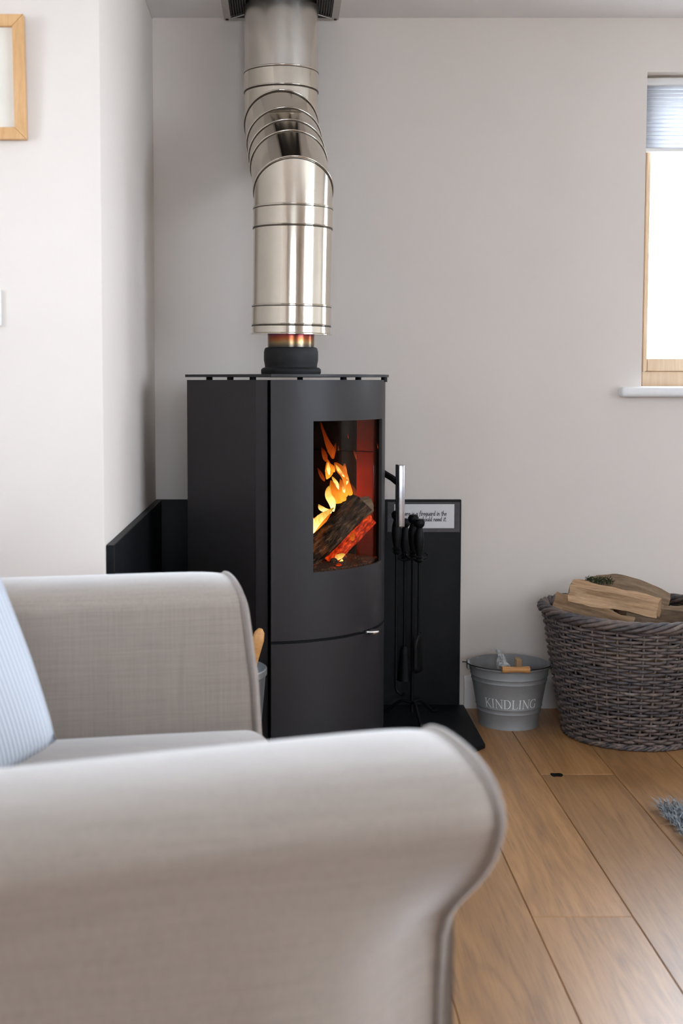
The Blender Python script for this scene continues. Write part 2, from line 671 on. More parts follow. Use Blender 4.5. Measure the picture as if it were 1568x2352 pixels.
# floor: dark subfloor with bevelled oak planks lying on it
floor = struct(mk('floor', *boxv(XL, XR, YF, YB, -0.06, -0.012), M['subfloor']))
PLW = 0.2
seams = {}
x0 = 0.288 - PLW * 11
fixed = {0.288: [0.95, 3.05], 0.488: [2.425, 0.4], 0.688: [3.33, 1.2], 0.888: [2.94, 0.75], 0.088: [3.5, 1.7], 1.088: [3.6, 1.5]}
nplank = 0
planks = []
while x0 < XR - 0.01:
    a, b = max(x0, XL), min(x0 + PLW, XR)
    cuts = None
    for k, v in fixed.items():
        if abs(k - x0) < 0.02:
            cuts = sorted(v)
    if cuts is None:
        s = random.uniform(-1.9, -0.4)
        cuts = [s, s + 2.1, s + 4.2]
    ys = [YF] + [c for c in cuts if YF + 0.2 < c < YB - 0.2] + [YB]
    for y0, y1 in zip(ys[:-1], ys[1:]):
        v, f = bbox(a + 0.0004, b - 0.0004, y0 + 0.0004, y1 - 0.0004, -0.012, 0.0, 0.0016, 1)
        c = Vector(((a + b) / 2, (y0 + y1) / 2, 0))
        o = mk('plank', [Vector(q) - c for q in v], f, M['plank'])
        o.location = c
        o.parent = floor
        planks.append((a, b, y0, y1, o))
    x0 += PLW
# the dark knot in one plank
kp = on_floor(1277, 1780)
for a, b, y0, y1, o in planks:
    if a < kp.x < b and y0 < kp.y < y1:
        poly = [(0.021 * math.cos(t) * (1.25 if abs(t) < 0.4 else 1), 0.017 * math.sin(t) * (0.8 + 0.3 * math.cos(2 * t))) for t in [i * PI / 8 for i in range(16)]]
        v, f = prism([(q[0] * 0.72, q[1] * 1.7) for q in poly], -0.003, 0.0004)
        kn = local('knot', [Vector(q) + Vector((kp.x, kp.y, 0)) - o.location for q in v], f, M['black'], o)
        kn['label'] = 'small dark knot in the oak board'

ceiling = struct(mk('ceiling', *boxv(XL - WT, XR + WT, YF - WT, YB + WT, ZC, ZC + 0.12), M['ceiling']))


def wall_hole(name, axis, p0, p1, a0, a1, hole):
    """wall slab between p0 and p1 along its normal, spanning a0..a1, with one opening"""
    h0, h1, z0, z1 = hole
    bits = []
    for (b0, b1, c0, c1) in ((a0, h0, 0, ZC), (h1, a1, 0, ZC), (h0, h1, 0, z0), (h0, h1, z1, ZC)):
        if b1 - b0 < 1e-4 or c1 - c0 < 1e-4:
            continue
        if axis == 'y':
            bits.append(boxv(b0, b1, p0, p1, c0, c1))
        else:
            bits.append(boxv(p0, p1, b0, b1, c0, c1))
    return struct(mk(name, *join(*bits), M['wall']))


wall_hole('wall_back', 'y', YB, YB + WT, XA, XR + WT, WIN1)
wall_hole('wall_left', 'x', XL - WT, XL, YF - WT, YA, WIN2)
wall_hole('wall_front', 'y', YF - WT, YF, XL - WT, XR + WT, WIN3)
wall_hole('wall_right', 'x', XR, XR + WT, YF, YB, WIN4)
struct(mk('wall_alcove', *bbox(XL - WT, XA, YA, YB + WT, 0, ZC, 0.006, 2), M['wall'], smooth=30))
struct(mk('ground_outside', *boxv(-14, 14, -14, 16, -0.30, -0.14), M['ground']))


def skirting(name, p, q, h=0.105, t=0.016):
    """moulded board from p to q, standing off to the left of the direction of travel"""
    p, q = Vector((*p, 0)), Vector((*q, 0))
    d = (q - p).normalized()
    nrm = Vector((-d.y, d.x, 0))
    prof = [(0, 0), (t, 0), (t, h - 0.02), (t - 0.004, h - 0.008), (t * 0.45, h), (0, h)]
    V, F = [], []
    for e in (p, q):
        for a, z in prof:
            V.append(e + nrm * a + Vector((0, 0, z)))
    n = len(prof)
    for i in range(n):
        F.append((i, (i + 1) % n, n + (i + 1) % n, n + i))
    F += [tuple(range(n)), tuple(range(2 * n - 1, n - 1, -1))]
    return struct(mk(name, V, F, M['gloss_white'], smooth=30))


HX = 0.578      # right edge of the hearth
skirting('baseboard_back', (XR, YB), (HX + 0.002, YB))
skirting('baseboard_right', (XR, YF), (XR, YB - 0.02))
skirting('baseboard_left', (XL, YA), (XL, YF))
skirting('baseboard_alcove', (XA - 0.01, YA), (XL + 0.02, YA))


# windows
def window(name, axis, pin, out, a0, a1, z0, z1, cols, fw=0.055, bottom_rail=None, mat='frame_wood'):
    """wood-framed glazing in an opening; pin = position of its inner face, out = +1/-1 outward"""
    root = bpy.data.objects.new(name, None)
    COL.objects.link(root)
    root.location = ((a0 + a1) / 2, pin, z0) if axis == 'y' else (pin, (a0 + a1) / 2, z0)
    root['kind'] = 'structure'

    def bx(b0, b1, d0, d1, c0, c1, bev=0.004):
        lo, hi = sorted((pin + out * d0, pin + out * d1))
        return bbox(b0, b1, lo, hi, c0, c1, bev) if axis == 'y' else bbox(lo, hi, b0, b1, c0, c1, bev)
    br = bottom_rail or fw
    mk('jamb', *bx(a0, a0 + fw, 0, 0.06, z0, z1), M[mat], root, smooth=30)
    mk('jamb', *bx(a1 - fw, a1, 0, 0.06, z0, z1), M[mat], root, smooth=30)
    mk('head', *bx(a0 + fw, a1 - fw, 0, 0.06, z1 - fw, z1), M[mat], root, smooth=30)
    mk('bottom_rail', *bx(a0 + fw, a1 - fw, 0, 0.06, z0, z0 + br), M[mat], root, smooth=30)
    wcol = (a1 - a0) / cols
    for i in range(1, cols):
        c = a0 + wcol * i
        mk('mullion', *bx(c - fw / 2, c + fw / 2, 0.005, 0.055, z0 + br, z1 - fw), M[mat], root, smooth=30)
    for i in range(cols):
        b0 = a0 + wcol * i + (fw if i == 0 else fw / 2)
        b1 = a0 + wcol * (i + 1) - (fw if i == cols - 1 else fw / 2)
        mk('pane', *bx(b0, b1, 0.028, 0.034, z0 + br, z1 - fw, 0.001), M['glass'], root)
    return root


w1 = window('window_1', 'y', YB + 0.115, 1, WIN1[0] + 0.002, WIN1[1] - 0.002, WIN1[2] + 0.0018, WIN1[3] - 0.002, 1, fw=0.032, bottom_rail=0.05)
zb = WIN1[2]
mk('casement_rail', *bbox(WIN1[0] + 0.048, WIN1[1] - 0.044, YB + 0.105, YB + 0.16, zb + 0.052, zb + 0.094, 0.006), M['frame_wood'], w1, smooth=30)
mk('casement_stile', *bbox(WIN1[0] + 0.0345, WIN1[0] + 0.047, YB + 0.105, YB + 0.16, zb + 0.052, WIN1[3] - 0.034, 0.003), M['frame_wood'], w1, smooth=30)
sl = at(1427, 890, YB - 0.04)
mk('window_sill', *bbox(sl.x, WIN1[1] + 0.07, YB - 0.045, YB + 0.114, zb - 0.030, zb + 0.0015, 0.010, 3), M['gloss_white'], w1, smooth=40)
window('window_2', 'x', XL - 0.11, -1, WIN2[0], WIN2[1], WIN2[2], WIN2[3], 2)
window('window_3', 'y', YF - 0.11, -1, WIN3[0], WIN3[1], WIN3[2], WIN3[3], 4, fw=0.11)
window('added_window', 'x', XR + 0.11, 1, WIN4[0], WIN4[1], WIN4[2], WIN4[3], 3)  # added unseen opening, brings more daylight in from the right

# pleated blind at the top of the back window
bt, bb = at(1520, 197, YB + 0.05).z, at(1520, 348, YB + 0.05).z
bl = thing('pleated_blind', 'translucent blue-grey pleated blind drawn part way down the window', 'blind', ((WIN1[0] + WIN1[1]) / 2, YB + 0.06, bb))
mk('head_rail', *bbox(WIN1[0] + 0.004, WIN1[1] - 0.004, YB + 0.04, YB + 0.085, bt, bt + 0.022, 0.003), M['gloss_white'], bl, smooth=30)
npl = 30
V, F = [], []
for i in range(npl + 1):
    z = bt + (bb + 0.012 - bt) * (i / npl)
    y = YB + 0.055 + (0.012 if i % 2 else 0)
    V += [(WIN1[0] + 0.008, y, z), (WIN1[1] - 0.008, y, z)]
for i in range(npl):
    F.append((2 * i, 2 * i + 1, 2 * i + 3, 2 * i + 2))
mk('pleats', V, F, M['blind'], bl)
mk('bottom_bar', *bbox(WIN1[0] + 0.006, WIN1[1] - 0.006, YB + 0.05, YB + 0.072, bb, bb + 0.012, 0.003), M['gloss_white'], bl, smooth=30)

# ------------------------------------------------------------------ hearth and slate panels
PZ = at(1058, 1148, YB - 0.02).z
panel_x = at(1058, 1300, YB - 0.02).x
hl = mk('hearth_slab', *bevel_vf(*prism([(XA + 0.021, YB - 0.021), (XA + 0.021, 2.93), (0.06, 2.93), (HX, 3.57), (HX, YB - 0.021)], 0.0, 0.014), 0.003, 2), M['slate'], loc=(0.1, 3.4, 0))
tag(hl, 'black slate hearth slab on the floor under the stove', 'hearth')
hb = mk('slate_panel', *bbox(XA + 0.001, panel_x, YB - 0.020, YB - 0.0005, 0.0, PZ, 0.002), M['slate'], loc=(0.1, YB, 0))
tag(hb, 'tall black slate panel on the back wall behind the stove', 'slate panel')
hs = mk('slate_panel', *bbox(XA + 0.0005, XA + 0.020, YA + 0.015, YB - 0.021, 0.0, PZ, 0.002), M['slate'], loc=(XA, 3.4, 0))
tag(hs, 'black slate panel on the alcove side wall left of the stove', 'slate panel')

# ------------------------------------------------------------------ stove
ALPHA = math.radians(49)
SC = Vector((-0.083, 3.765, 0))
SF = Vector((math.sin(ALPHA), -math.cos(ALPHA), 0))
SR = Vector((math.cos(ALPHA), math.sin(ALPHA), 0))
R0 = 0.382
BETA = math.radians(42)


def S(f, r, z):
    return SC + SF * f + SR * r + Vector((0, 0, z))


def arc(a, z, R=R0):
    return S(R * math.cos(a), R * math.sin(a), z)


z_plate = at(700, 861, 3.40).z
z_body = at(700, 872.5, 3.40).z
z_gt = at(714, 967.5, 3.42).z
z_gb = at(714, 1315, 3.42).z
z_g1 = at(640, 1474, 3.385).z
z_g0 = at(640, 1481, 3.385).z
stove = thing('wood_stove', 'dark grey curved steel wood stove burning on the slate hearth', 'stove', SC)
HZ = 0.0145


def arc_panel(a0, a1, z0, z1, thick=0.008, n=28, holes=None):
    """curved sheet between two angles, optionally with a rectangular opening (ga0, ga1, gz0, gz1)"""
    A = [a0 + (a1 - a0) * i / n for i in range(n + 1)]
    Z = [z0, z1]
    if holes:
        ga0, ga1, gz0, gz1 = holes
        A = sorted(set([a for a in A if abs(a - ga0) > 0.012 and abs(a - ga1) > 0.012] + [ga0, ga1]))
        Z = sorted([z0, gz0, gz1, z1])
    V, F, idx = [], [], {}
    for L, R in enumerate((R0, R0 - thick)):
        for i, a in enumerate(A):
            for j, z in enumerate(Z):
                idx[L, i, j] = len(V)
                V.append(arc(a, z, R))
    ni, nj = len(A) - 1, len(Z) - 1

    def solid(i, j):
        if not (0 <= i < ni and 0 <= j < nj):
            return False
        if holes and j == 1 and A[i] >= holes[0] - 1e-6 and A[i + 1] <= holes[1] + 1e-6:
            return False
        return True
    for i in range(ni):
        for j in range(nj):
            if not solid(i, j):
                continue
            for L in (0, 1):
                F.append((idx[L, i, j], idx[L, i + 1, j], idx[L, i + 1, j + 1], idx[L, i, j + 1]))
            for di, dj, e0, e1 in ((-1, 0, (i, j), (i, j + 1)), (1, 0, (i + 1, j), (i + 1, j + 1)), (0, -1, (i, j), (i + 1, j)), (0, 1, (i, j + 1), (i + 1, j + 1))):
                if not solid(i + di, j + dj):
                    F.append((idx[0, e0[0], e0[1]], idx[0, e1[0], e1[1]], idx[1, e1[0], e1[1]], idx[1, e0[0], e0[1]]))
    return V, F


GA0, GA1 = math.radians(-24), math.radians(24)
door = mk('door', *arc_panel(-BETA, BETA, z_g1, z_body, holes=(GA0, GA1, z_gb, z_gt)), M['stove'], stove, smooth=35)
# glass, set just behind the door sheet, with a dark rebate round it
V, F = [], []
for i in range(25):
    a = GA0 - 0.03 + (GA1 - GA0 + 0.06) * i / 24
    for R in (R0 - 0.009, R0 - 0.013):
        for z in (z_gb - 0.01, z_gt + 0.01):
            V.append(arc(a, z, R))
for i in range(24):
    b = i * 4
    F += [(b, b + 4, b + 5, b + 1), (b + 2, b + 3, b + 7, b + 6)]
F += [(0, 1, 3, 2), (96, 98, 99, 97)]
pane = mk('glass', V, F, M['stove_glass'], door, smooth=35)
pane['label'] = 'curved clear fire window'
lower = mk('lower_panel', *arc_panel(-BETA, BETA, HZ + 0.012, z_g0), M['stove'], stove, smooth=35)
gap = mk('gap_strip', *arc_panel(-BETA, BETA, z_g0 - 0.004, z_g1 + 0.004, 0.006), M['black'], stove, smooth=35)
for v in gap.data.vertices:      # sits back behind the two panels
    c = Vector((v.co.x, v.co.y, 0))
    v.co -= c.normalized() * 0.0075
# body shell: flat sides, chamfered front posts, back, all one folded sheet
SB, SS = -0.022, 0.268       # back plane, half width
for sgn in (-1, 1):
    poly = [S(SB, sgn * SS, 0), S(0.240, sgn * SS, 0), S(0.240, sgn * (SS - 0.006), 0), S(SB, sgn * (SS - 0.006), 0)]
    mk('side_panel', *prism(poly, HZ, z_body), M['stove'], stove)
    poly = [S(0.2405, sgn * SS, 0), S(0.270, sgn * (SS - 0.014), 0), S(0.266, sgn * (SS - 0.020), 0), S(0.2405, sgn * (SS - 0.007), 0)]
    mk('corner_post', *prism(poly, HZ, z_body), M['stove'], stove)
    poly = [S(0.262, sgn * (SS - 0.021), 0), S(0.262, sgn * (SS - 0.050), 0), S(0.225, sgn * (SS - 0.050), 0), S(0.225, sgn * (SS - 0.0215), 0)]
    mk('hinge_channel', *prism(poly, HZ, z_body - 0.004), M['black'], stove)
mk('back_panel', *prism([S(SB, -SS + 0.006, 0), S(SB, SS - 0.006, 0), S(SB + 0.006, SS - 0.006, 0), S(SB + 0.006, -SS + 0.006, 0)], HZ, z_body), M['stove'], stove)
core = [arc(a, 0, R0 - 0.0135) for a in [BETA * (i / 10 - 1) for i in range(21)]]
top_poly = [S(SB + 0.006, -SS + 0.007, 0)] + [S(0.225, -SS + 0.05, 0)] + core + [S(0.225, SS - 0.05, 0)] + [S(SB + 0.006, SS - 0.007, 0)]
mk('inner_top', *prism(top_poly, z_gt + 0.03, z_body - 0.006), M['black'], stove)
mk('inner_base', *prism(top_poly, HZ + 0.01, z_gb - 0.02), M['black'], stove)
# top plate on small spacers
ov = 0.010
pl = [arc(a, 0, R0 + ov) for a in [BETA * (i / 16 - 1) * 1.0 for i in range(33)]]
plate_poly = [S(SB - 0.004, -SS - 0.003, 0), S(0.245, -SS - 0.004, 0), S(0.277, -SS + 0.008, 0)] + pl + [S(0.277, SS - 0.008, 0), S(0.245, SS + 0.004, 0), S(SB - 0.004, SS + 0.003, 0)]
plate = mk('top_plate', *prism(plate_poly, z_body + 0.008, z_plate + 0.002), M['stove'], stove, smooth=30)
for f, r in ((0.0, -0.20), (0.0, 0.20), (0.20, -0.235), (0.20, 0.235), (0.345, -0.02), (0.33, 0.19), (0.12, -0.24)):
    b = S(f, r, 0)
    mk('spacer', *lathe([(0.009, z_body - 0.006), (0.009, z_body + 0.008)], 12, (b.x, b.y, 0), True, True), M['black'], stove)
# firebox lining, separate slabs
FB0, FB1 = z_gb - 0.02, z_gt + 0.03
for k, (f0, f1, r0, r1, m) in enumerate(((0.012, 0.030, -0.20, 0.20, 'sooty'), (0.03, 0.296, -0.218, -0.20, 'sooty'), (0.03, 0.2195, 0.20, 0.218, 'sooty'), (0.2205, 0.285, 0.20, 0.218, 'firebrick_glow'))):
    zs = [FB0, FB0 + (FB1 - FB0) * 0.36, FB0 + (FB1 - FB0) * 0.72, FB1]
    for z0, z1 in zip(zs[:-1], zs[1:]):
        poly = [S(f0, r0, 0), S(f1, r0, 0), S(f1, r1, 0), S(f0, r1, 0)]
        mk('fire_brick', *bevel_vf(*prism(poly, z0 + 0.0008, z1 - 0.0008), 0.002, 1), M[m], stove)
mk('ash_bed', *prism([S(0.032, -0.198, 0)] + [arc(a, 0, R0 - 0.02) for a in [math.radians(-31 + 62 * i / 12) for i in range(13)]] + [S(0.032, 0.198, 0)], FB0 + 0.001, z_gb + 0.004), M['ash'], stove)
for k in range(16):
    a, rr = math.radians(random.uniform(-27, 27)), random.uniform(0.20, 0.345)
    c = arc(a, z_gb + 0.006, rr)
    V, F = lathe([(0.002, -0.007), (0.009, -0.005), (0.012, 0.001), (0.007, 0.007), (0.001, 0.008)], 7, (0, 0, 0), True, True)
    sc3 = random.uniform(0.6, 1.4)
    mk('charcoal_lump', [c + Vector((q[0] * sc3 * random.uniform(0.8, 1.3), q[1] * sc3 * random.uniform(0.8, 1.3), q[2] * sc3)) for q in V], F, M['ember'] if k % 4 == 0 else M['ash'], stove)
# door handle: bracket and brushed bar standing off the right edge
hb0, hb1 = at(886, 1085, 3.775), at(919, 1112, 3.735)
hd = thing_part = None
bar_t, bar_b = at(921, 1067, 3.73), at(921, 1211, 3.73)
mk('handle_bracket', *tube([at(880, 1086, 3.77), at(900, 1098, 3.75), at(917, 1112, 3.735)], 0.010, 8), M['black'], stove, smooth=40)
bar = mk('handle_bar', *bbox(bar_t.x - 0.009, bar_t.x + 0.011, bar_t.y - 0.008, bar_t.y + 0.006, bar_b.z, bar_t.z, 0.004, 3), M['brushed'], stove, smooth=40)
bar['label'] = 'upright brushed steel door handle'
mk('backing', *bbox(bar_t.x - 0.016, bar_t.x - 0.0095, bar_t.y - 0.006, bar_t.y + 0.008, bar_b.z + 0.001, bar_t.z, 0.001), M['black'], bar)
# chrome air lever in the gap
lv = at(838, 1461, 3.45)
la = math.radians(-4)
V, F = lathe([(0.004, -0.004), (0.020, -0.004), (0.022, 0), (0.020, 0.004), (0.004, 0.004)], 24, (0, 0, 0), True, True)
lp = arc(math.radians(8), z_g0 + 0.003, R0 + 0.010)
lever = mk('air_lever', [lp + Vector((q[0] * 1.1, q[1] * 0.8, q[2])) for q in V], F, M['chrome'], stove, smooth=40)
lever['label'] = 'small chrome air control lever'
mk('lever_stem', *tube([arc(math.radians(2), z_g0 + 0.003, R0 - 0.02), lp], 0.005, 8), M['black'], lever, smooth=40)
# cast collar on the plate
FC = Vector((at(668, 850, 3.60).x, 3.60, 0))
cz = z_plate + 0.002
zc1 = at(668, 795, 3.53).z
mk('flue_collar', *lathe([(0.030, cz), (0.083, cz), (0.085, cz + 0.004), (0.085, cz + 0.014), (0.080, cz + 0.019), (0.074, cz + 0.020), (0.0745, cz + 0.028), (0.077, cz + 0.040), (0.077, zc1 - 0.014), (0.074, zc1 - 0.004), (0.070, zc1 - 0.002), (0.066, zc1 - 0.004), (0.066, cz)], 40, FC), M['cast'], stove, smooth=35)

# ------------------------------------------------------------------ fire (logs, embers, flames)
YFIRE = 3.63


def rough_log(name, P0, P1, ra, rb, mat, parent=None, sides=9, rings=14, jag=0.10, seed=0, flat=None, end_mat=None):
    """split log: irregular polygon section swept between two points, with torn ends"""
    rnd = random.Random(seed)
    P0, P1 = Vector(P0), Vector(P1)
    d = (P1 - P0).normalized()
    e1, e2 = frame_of(d)
    sec = []
    for k in range(sides):
        a = 2 * PI * k / sides
        rr = 1 + rnd.uniform(-jag, jag) * 1.5
        if flat:
            rr *= flat(a)
        sec.append((a, rr))
    V, F = [], []
    for i in range(rings + 1):
        t = i / rings
        c = P0.lerp(P1, t)
        r = ra + (rb - ra) * t
        for k, (a, rr) in enumerate(sec):
            nz = noise.noise(Vector((math.cos(a) * 1.7 + seed * 3.1, math.sin(a) * 1.7, t * 4.0)))
            q = r * rr * (1 + 0.16 * nz)
            p = c + (e1 * math.cos(a) + e2 * math.sin(a)) * q
            if i in (0, rings):
                p += d * noise.noise(Vector((k * 1.3, seed, i))) * 0.007
            V.append(p)
    for i in range(rings):
        for k in range(sides):
            k2 = (k + 1) % sides
            F.append((i * sides + k, i * sides + k2, (i + 1) * sides + k2, (i + 1) * sides + k))
    F.append(tuple(range(sides - 1, -1, -1)))
    F.append(tuple(rings * sides + k for k in range(sides)))
    # orient the mesh so that local x runs along the grain
    mid = (P0 + P1) / 2
    rot = Matrix((d, e1, e2)).transposed()
    base = parent_world(parent) if parent else Vector((0, 0, 0))
    inv = rot.inverted()
    o = local(name, [inv @ (v - mid) for v in V], F, mat, parent, smooth=30)
    o.location = mid - base
    o.rotation_euler = rot.to_euler()
    return o


fire_log = rough_log('burning_log', at(690, 1300, 3.56), at(832, 1158, 3.64), 0.036, 0.034, M['charred'], seed=3, sides=10, jag=0.12)
tag(fire_log, 'charred split log propped diagonally in the burning stove', 'log')
tip = rough_log('pale_end', at(826, 1166, 3.638), at(845, 1158, 3.652), 0.031, 0.027, M['log_dark'], None, seed=5, rings=4)
tip.parent = fire_log
tip.matrix_parent_inverse = (Matrix.Translation(fire_log.location) @ fire_log.rotation_euler.to_matrix().to_4x4()).inverted()
emb = rough_log('ember_log', at(757, 1290, 3.60), at(848, 1190, 3.665), 0.017, 0.020, M['ember'], seed=8, sides=9, jag=0.2)
tag(emb, 'glowing red ember log under the charred log in the stove', 'log')
back_log = rough_log('back_log', S(0.09, -0.12, z_gb + 0.034), S(0.08, 0.14, z_gb + 0.034), 0.030, 0.028, M['charred'], seed=11, sides=9)
tag(back_log, 'blackened log lying at the back of the stove firebox', 'log')

fire = thing('fire', 'orange and yellow flames leaping over the logs in the stove', 'fire', tuple(at(760, 1300, 3.66)))


def tongue(pts, mat, Y=3.66, flat=0.55, n=10):
    """one flame: (px, py, half width in px) stations swept into a flattened, tapering body"""
    P = smooth_path([tuple(at(p[0], p[1], Y + 0.012 * math.sin(i * 1.7))) for i, p in enumerate(pts)], 5)
    rr = smooth_path([(p[2], 0, 0) for p in pts], 5)
    V, F = [], []
    px = 3.66 / FPX
    m = len(P)
    for i in range(m):
        d = (P[min(i + 1, m - 1)] - P[max(i - 1, 0)]).normalized()
        side = d.cross(Vector((0, 1, 0))).normalized()
        dep = side.cross(d).normalized()
        r = max(rr[i].x, 0.25) * px * min(1.0, (0.25 if mat == 'flame_wisp' else 0.62) + i / (0.3 * m)) * (1.15 if mat == 'flame_mid' else 1.0)
        for k in range(n):
            a = 2 * PI * k / n
            V.append(P[i] + side * math.cos(a) * r + dep * math.sin(a) * r * flat)
    for i in range(m - 1):
        for k in range(n):
            k2 = (k + 1) % n
            F.append((i * n + k, i * n + k2, (i + 1) * n + k2, (i + 1) * n + k))
    F.append(tuple(range(n - 1, -1, -1)))
    F.append(tuple((m - 1) * n + k for k in range(n)))
    return mk('flame', V, F, M[mat], fire, smooth='all')


FLAMES = [   # (kind, distance, stations across the fire: sideways, down, half width)
    ('flame_wisp', 3.70, [(400, 640, 60), (380, 540, 58), (330, 430, 42), (280, 300, 24), (240, 180, 16), (225, 120, 6)]),
    ('flame_wisp', 3.71, [(300, 680, 40), (270, 560, 33), (235, 480, 5)]),
    ('flame_wisp', 3.69, [(390, 620, 30), (420, 500, 26), (440, 420, 4)]),
    ('flame_wisp', 3.69, [(280, 960, 30), (220, 850, 25), (180, 770, 4)]),
    ('flame_wisp', 3.68, [(700, 1200, 50), (690, 1080, 30), (640, 980, 6)]),
    ('flame_wisp', 3.72, [(735, 660, 10), (710, 570, 16), (690, 510, 3)]),
    ('flame_mid', 3.675, [(310, 930, 14), (345, 830, 52), (335, 740, 36), (322, 650, 4)]),
    ('flame_mid', 3.68, [(420, 830, 12), (385, 770, 34), (340, 710, 10)]),
    ('flame_mid', 3.67, [(560, 1170, 60), (592, 1010, 40), (560, 880, 44), (500, 790, 50), (440, 720, 26), (415, 700, 4)]),
    ('flame_mid', 3.675, [(580, 900, 24), (562, 790, 26), (566, 712, 8)]),
    ('flame_mid', 3.665, [(470, 1270, 80), (450, 1120, 75), (400, 1020, 48), (366, 950, 6)]),
    ('flame_mid', 3.655, [(650, 1160, 34), (615, 1010, 28), (590, 900, 4)]),
    ('flame_mid', 3.66, [(560, 1240, 40), (520, 1120, 44), (520, 1000, 30), (500, 930, 4)]),
    ('flame_mid', 3.655, [(60, 1680, 90), (180, 1560, 80), (300, 1440, 50), (380, 1380, 12)]),
    ('flame_mid', 3.66, [(230, 1500, 24), (232, 1450, 18), (236, 1410, 3)]),
    ('flame_mid', 3.62, [(520, 2030, 20), (590, 1900, 36), (670, 1760, 34), (690, 1690, 5)]),
    ('flame_core', 3.645, [(405, 1390, 22), (385, 1260, 52), (335, 1170, 48), (335, 1080, 34), (368, 1015, 4)]),
    ('flame_core', 3.65, [(480, 1080, 4), (452, 1000, 27), (405, 925, 18), (385, 895, 4)]),
    ('flame_core', 3.65, [(592, 1010, 4), (603, 950, 17), (590, 895, 3)]),
    ('flame_core', 3.655, [(560, 900, 6), (520, 850, 18), (475, 790, 22), (440, 725, 4)]),
    ('flame_core', 3.66, [(345, 870, 10), (335, 780, 26), (328, 690, 4)]),
    ('flame_core', 3.66, [(560, 1120, 14), (548, 1060, 20), (530, 990, 3)]),
    ('flame_core', 3.635, [(40, 1660, 110), (140, 1570, 66), (250, 1460, 50), (340, 1395, 30), (410, 1340, 8)]),
    ('flame_core', 3.64, [(375, 1400, 30), (290, 1375, 32), (225, 1340, 34), (195, 1290, 5)]),
    ('flame_core', 3.645, [(150, 1560, 34), (170, 1490, 20), (186, 1440, 3)]),
    ('flame_core', 3.645, [(100, 1540, 30), (100, 1460, 16), (95, 1405, 3)]),
    ('flame_core', 3.60, [(478, 2172, 6), (512, 2100, 34), (440, 2062, 40), (520, 2022, 36), (572, 2000, 5)]),
]
for m, Y, pts in FLAMES:
    tongue([(700 + a * 0.1615, 950 + b * 0.1615, c * 0.1615) for a, b, c in pts], m, Y)
for k, (x, y, Y) in enumerate(((778, 1030, 3.68), (800, 1002, 3.7), (868, 1025, 3.69))):
    tongue([(x, y + 6, 0.6), (x - 1, y, 1.0), (x - 2, y - 7, 0.4)], 'flame_wisp', Y)
fl = bpy.data.lights.new('fire_glow', 'POINT')
fl.color = (1.0, 0.32, 0.08)
fl.energy = 0.55
fl.shadow_soft_size = 0.03
fo = bpy.data.objects.new('fire_glow', fl)
fo.location = at(770, 1120, 3.70)
COL.objects.link(fo)

# ------------------------------------------------------------------ flue
flue = thing('flue_pipe', 'polished steel twin-wall flue pipe rising with a bend to the ceiling', 'flue pipe', (FC.x, FC.y, zc1))
FR = 0.1105


def ring_pts(P, d, nrm, r, n=56, phase=0.0):
    d, nrm = d.normalized(), nrm.normalized()
    e1 = Vector((1, 0, 0))
    e1 = (e1 - d * e1.dot(d)).normalized()
    e2 = d.cross(e1)
    out = []
    for k in range(n):
        a = 2 * PI * k / n
        wv = (e1 * math.cos(a) + e2 * math.sin(a)) * r
        out.append(P + wv - d * (wv.dot(nrm) / d.dot(nrm)))
    return out


def pipe_piece(name, P0, P1, r0, r1=None, n0=None, n1=None, mat='steel', n=56, lip=True):
    d = (P1 - P0).normalized()
    r1 = r1 or r0
    A = ring_pts(P0, d, n0 or d, r0, n)
    B = ring_pts(P1, d, n1 or d, r1, n)
    V, F = A + B, []
    for k in range(n):
        k2 = (k + 1) % n
        F.append((k, k2, n + k2, n + k))
    return mk(name, V, F, M[mat], flue, smooth='all')


def seam(P, d, nrm, r, rb=0.0022, mat='steel', name='seam_bead'):
    return mk(name, *tube(ring_pts(P, d, nrm, r, 56), rb, 8, closed=True), M[mat], flue, smooth='all')


# axis: lower pipe (bottom -> joint 5), four elbow segments, upper pipe
YLO, YUP = 3.60, 3.88
ax_b = at(668.5, 768, YLO)
ax_j5 = at(674, 387, YLO - 0.003)
ax_top = Vector((at(645.5, 60, YUP).x, YUP, ZC + 0.05))
up_x = ax_top.x
dlow = (ax_j5 - ax_b).normalized()
v0, v1 = Vector((0, 0, -1)), (ax_b - ax_j5).normalized()
ax_j1 = Vector((up_x, YUP, 1.8254))
hdir = Vector((0, -1, 0))
J, dirs = [ax_j1], []
for t, L in zip((47.1, 53.2, 53.2, 47.1), (0.0884, 0.0861, 0.0634, 0.1303)):
    t = math.radians(t)
    J.append(J[-1] + (hdir * math.sin(t) + Vector((0, 0, -1)) * math.cos(t)) * L)
zsp = J[0].z - J[-1].z
ax_j5 = ax_b.lerp(ax_j5, (J[-1].z - ax_b.z) / (ax_j5.z - ax_b.z))
for q in J[1:]:
    q.x = up_x + (ax_j5.x - up_x) * (J[0].z - q.z) / zsp
J[-1] = ax_j5
dirs = [(b - a).normalized() for a, b in zip(J[:-1], J[1:])]
dlow = (ax_j5 - ax_b).normalized()
dirs_all = [v0] + dirs + [v1]
nrms = [(a.normalized() + b.normalized()).normalized() for a, b in zip(dirs_all[:-1], dirs_all[1:])]
for i_, tl in ((0, 36), (4, 35)):
    nrms[i_] = Vector((0, -math.sin(math.radians(tl)), -math.cos(math.radians(tl))))
